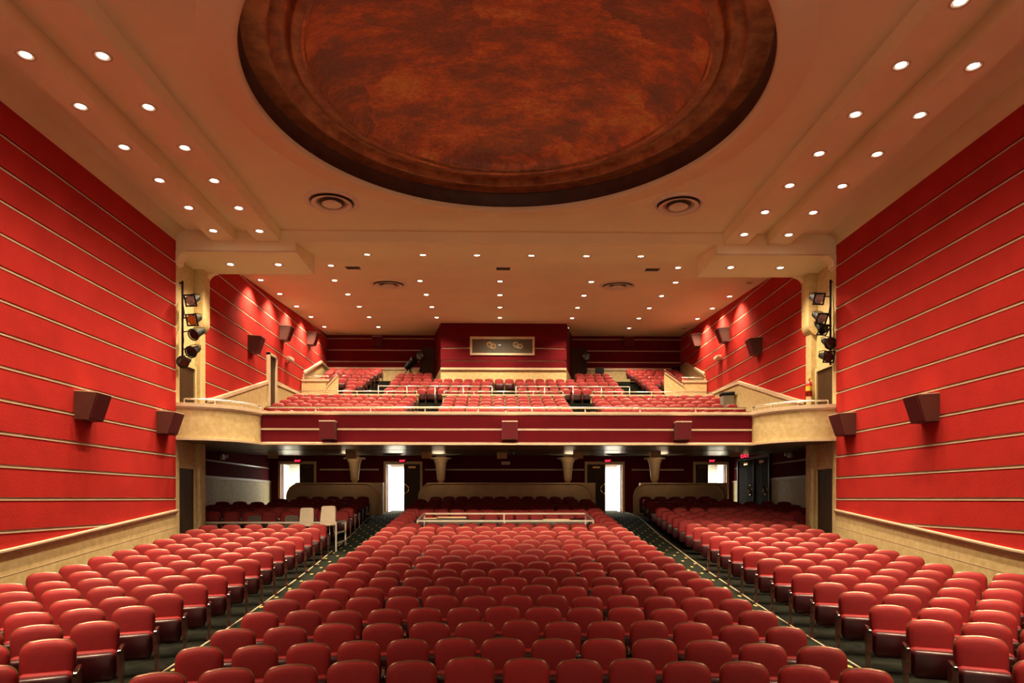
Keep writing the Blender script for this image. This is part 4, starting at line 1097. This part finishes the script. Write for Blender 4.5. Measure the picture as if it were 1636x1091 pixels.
stage_light(1322, 546.5, 17.2, pr_, 'fresnel', 'round black stage light fourth down the right bay pipe', None, .4, .0, G2)
stage_light(1318.5, 569, 17.2, pr_, 'par', 'square fronted black stage light lowest in the right bay', M['lens_dark'], .3, .1, G2)
# small box on the right pier
p = onwall(1308, 547, WR - .02)
t = thing('junction_box', 'small white junction box on the right bay wall among stage lights', 'box', (WR + .10, 17.62, zw(1308, 553, 17.62)))
MB().box(-.10, 0, -.09, .09, 0, .24).build('box', M['trim_white'], t); MB().box(-.105, -.10, -.06, .06, .06, .18).build('front_plate', M['red_paint'], t)

# ------------------------------------------------------------------ balcony odds and ends
def follow_spot(px, pt, pb, y, label, rot, pitch):
    top = at(px, pt, y); zf = zw(px, pb, y)
    t = thing('follow_spot', label, 'spotlight', (top.x, y, zf), rot, 'follow spots beside the booth')
    h = top.z - zf
    MB().tube([(0, 0, 0), (0, 0, h - .12)], .03, 8).build('stand', M['black'], t)
    for a in range(3): MB().tube([(0, 0, .35), (.3 * math.cos(a * 2.1), .3 * math.sin(a * 2.1), 0)], .015, 6).build('leg', M['black'], t)
    Rm = Matrix.Translation((0, 0, h - .05)) @ Matrix.Rotation(pitch, 4, 'X')
    MB().lathe([(.001, .28), (.12, .26), (.15, .1), (.14, -.14), (.18, -.18), (.18, -.32), (.16, -.33)], n=18, axis='y').xf(Rm).build('barrel', M['black'], t)
    MB().lathe([(.001, -.31), (.16, -.32)], n=18, axis='y').xf(Rm).build('lens', M['lens_dark'], t)
    MB().tube([(-.17, 0, h - .05), (-.17, 0, h - .22), (.17, 0, h - .22), (.17, 0, h - .05)], .015, 6).build('yoke', M['black'], t)
follow_spot(655, 580, 600, 30.35, 'black follow spot leaning left beside the booth, in front of cream dado', 1.0, -.6)
follow_spot(672, 566, 600, 31.0, 'upright black follow spot by the dark door left of the booth', 0, .25)
follow_spot(935, 567, 600, 31.0, 'black follow spot on stand by the dark door right of the booth', 0, .25)
def black_chair(px, pt, y, zf, label):
    top = at(px, pt, y); h = top.z - zf
    t = thing('black_chair', label, 'chair', (top.x, y, zf), 0, 'black chairs on the upper balcony')
    o = outline(.2, h * .5, h, .07, .005, 4)
    MB().loft([[(x, .1 + d_, z_) for x, z_ in o] for d_ in (0, .05)], smooth=False).build('backrest', M['black'], t)
    MB().box(-.2, .2, -.28, .1, h * .48, h * .54).build('seat', M['black'], t)
    for sx in (-.17, .17):
        for sy in (-.25, .08): MB().box(sx - .012, sx + .012, sy - .012, sy + .012, 0, h * .48).build('leg', M['black'], t)
black_chair(958.5, 586, 30.25, ZC + UP[5][1] - SEATH * SC2, 'black chair against the cream dado right of the booth')
black_chair(1081, 585, 31.3, ZC + UP[7][1] - SEATH * SC2, 'black chair at the right end of the topmost balcony row')

# security cameras on the balcony walls
for (px, py_, X, s, sd) in ((459.5, 577, WL, 1, 'left'), (1150, 575, WR, -1, 'right')):
    p = onwall(px, py_, X + s * .05)
    t = thing('security_camera', 'small white camera on the %s red balcony wall' % sd, 'camera', (X + s * .045, p.y, p.z), 0, 'cameras on the balcony walls')
    MB().tube([(0, 0, -.06), (s * .1, 0, -.05), (s * .12, 0, 0)], .02, 6).build('bracket', M['trim_white'], t)
    MB().box(min(s * .03, s * .22), max(s * .03, s * .22), -.32, .1, 0, .12).build('housing', M['white_plastic'], t, .02)
# emergency lights under the balcony
for (px, py_, X, s, sd) in ((352, 726.5, RL, 1, 'left'), (1265.5, 723, RR, -1, 'right')):
    p = onwall(px, py_, X)
    if p.y > YR or p.y < YP: p = at(px, py_, 24.5); 
    t = thing('emergency_light', 'twin headed emergency light on the %s wall under the balcony' % sd, 'emergency light', (X + s * .04, p.y, p.z - .09), 0, 'emergency lights')
    MB().box(min(0, s * .08), max(0, s * .08), -.14, .14, -.08, .06).build('case', M['white_plastic'], t)
    for dy in (-.17, .17): MB().lathe([(.001, -s * .0), (.05, s * .0), (.075, s * .09), (.001, s * .085)], (s * .05, dy, .04), 14, 'x').build('lamp_head', M['trim_white'], t)
# exit signs over the doors
def exit_sign(x, y, z_, label, rot=0, w=.30, h=.13):
    t = thing('exit_sign', label, 'sign', (x, y, z_), rot, 'red exit signs')
    MB().box(-w / 2, w / 2, -.05, 0, -h / 2, h / 2).build('sign_box', M['black'], t)
    c = bpy.data.curves.new('lettering', 'FONT'); c.body = 'EXIT'; c.size = h * .95; c.align_x = 'CENTER'; c.align_y = 'CENTER'; c.extrude = .004
    o = bpy.data.objects.new('lettering', c); C.objects.link(o); o.parent = t; o.location = (0, -.055, 0); o.rotation_euler = (PI / 2, 0, 0); c.materials.append(M['exit_red'])
    bpy.context.view_layer.update(); dg_ = bpy.context.evaluated_depsgraph_get()
    me_ = bpy.data.meshes.new_from_object(o.evaluated_get(dg_)); lo = o.location.copy(); ro = o.rotation_euler.copy(); bpy.data.objects.remove(o)
    o = bpy.data.objects.new('lettering', me_); C.objects.link(o); o.parent = t; o.location = lo; o.rotation_euler = ro
for px, lab in ((476, 'red exit sign above the leftmost rear door'), (643, 'red exit sign above the door left of the centre partition'), (971, 'red exit sign above the door right of the centre partition'), (1137, 'red exit sign above the rightmost rear door')):
    p = at(px, 736.5, YR - .05); exit_sign(p.x, YR - .06, p.z, lab)
p = at(1192, 728, 27.6); exit_sign(p.x, 27.6, p.z, 'bright red exit sign hanging above the right side doors', -1.2, .34, .26)
# lit oval vents under the balcony near the two centre doors
for px, sd in ((627, 'left'), (985, 'right')):
    p = at(px, 725, 26.2)
    t = thing('oval_vent', 'dark round vent in the under-balcony ceiling before the %s centre door' % sd, 'vent', (p.x, 26.0, ZC + 1.55 + 4.5 * .04), 0, 'round vents under the balcony')
    MB().lathe([(.46, .02), (.46, -.02), (.40, -.05), (.36, -.02), (.36, .02)], n=36).build('ring', M['soffit'], t)
    MB().lathe([(.001, -.01), (.36, -.01)], n=30).build('throat', M['vent_dark'], t)
# ceiling cameras / projector under the balcony edge
p = at(817, 721, 22.5)
t = thing('ceiling_camera', 'small camera hanging under the balcony edge near the centre speaker', 'camera', (p.x, 22.5, p.z))
MB().tube([(0, 0, 0), (0, 0, ZC + 1.59 - p.z)], .03, 8).build('stem', M['tan_box'], t)
MB().lathe([(.001, -.12), (.07, -.1), (.09, -.02), (.06, .02), (.001, .03)], n=18).build('dome_housing', M['grey_plastic'], t)
p = at(808, 739.5, YR - .02)
t = thing('junction_box', 'small pale box on the rear wall above the centre partition', 'box', (p.x, YR - .001, p.z - .08))
MB().box(-.19, .19, -.1, 0, 0, .14).build('case', M['tan_box'], t); MB().box(-.15, .15, -.11, -.1, .03, .11).build('cover', M['trim_white'], t)
# litter bin and red extinguisher on the right of the balcony
p = at(1167, 650, 24.25); zf = ZC + TIER[3][1] - SEATH * SC1
zt = zw(1167, 627, 24.25)
t = thing('litter_bin', 'grey litter bin with black bag against the right balcony dado', 'bin', (WR - .36, 24.28, zf))
MB().loft([[(-.16, -.14, 0), (.16, -.14, 0), (.16, .14, 0), (-.16, .14, 0)], [(-.2, -.18, zt - zf - .06), (.2, -.18, zt - zf - .06), (.2, .18, zt - zf - .06), (-.2, .18, zt - zf - .06)]], smooth=False).build('bin_body', M['grey_bin'], t)
MB().loft([[(-.21, -.19, zt - zf - .12), (.21, -.19, zt - zf - .12), (.21, .19, zt - zf - .12), (-.21, .19, zt - zf - .12)], [(-.24, -.2, zt - zf - .02), (.22, -.2, zt - zf), (.22, .2, zt - zf), (-.22, .2, zt - zf)], [(-.18, -.15, zt - zf), (.18, -.15, zt - zf + .02), (.18, .15, zt - zf), (-.18, .15, zt - zf)]], True, True).build('black_bag', M['black'], t)
p = at(1286, 632, 18.58)
t = thing('fire_extinguisher', 'red and yellow fire extinguisher beside the right bay door', 'fire extinguisher', (WR - .12, 18.33, zw(1285, 633, 18.33)))
MB().lathe([(.001, 0), (.085, .0), (.085, .32), (.06, .38), (.025, .41), (.025, .45)], n=18).build('cylinder', M['red_paint'], t)
MB().lathe([(.087, .14), (.087, .27)], n=18).build('label_band', M['yellow'], t)
MB().box(-.03, .03, -.07, .03, .45, .49).build('valve_handle', M['yellow'], t)
# projectors behind the booth glass
for px, w_, lab in ((785, .26, 'projector with brass reels behind the booth window'), (827, .30, 'dark projector with round lens behind the booth window')):
    p = at(px, 558, 29.6)
    t = thing('projector', lab, 'projector', (p.x, 29.6, ZC + 5.63), 0, 'projectors in the booth')
    hh = p.z - ZC - 5.62
    MB().box(-.06, .06, -.06, .06, 0, hh - .1).build('pedestal', M['black'], t)
    MB().box(-w_ / 2, w_ / 2, -.2, .3, hh - .1, hh + .2).build('body', M['black'], t)
    for dx, dz_ in ((-.09, .26), (.10, .18)):
        MB().lathe([(.05, -.21), (.11, -.21), (.12, -.2), (.11, -.19), (.05, -.19), (.05, -.21)], (dx, 0, hh + dz_ - .1), 18, 'y').build('reel', M['gold'] if px < 800 else M['steel'], t)
    MB().lathe([(.001, -.32), (.07, -.32), (.08, -.2)], (0, 0, hh + .05), 16, 'y').build('lens', M['steel'], t)
bpy.context.view_layer.update()
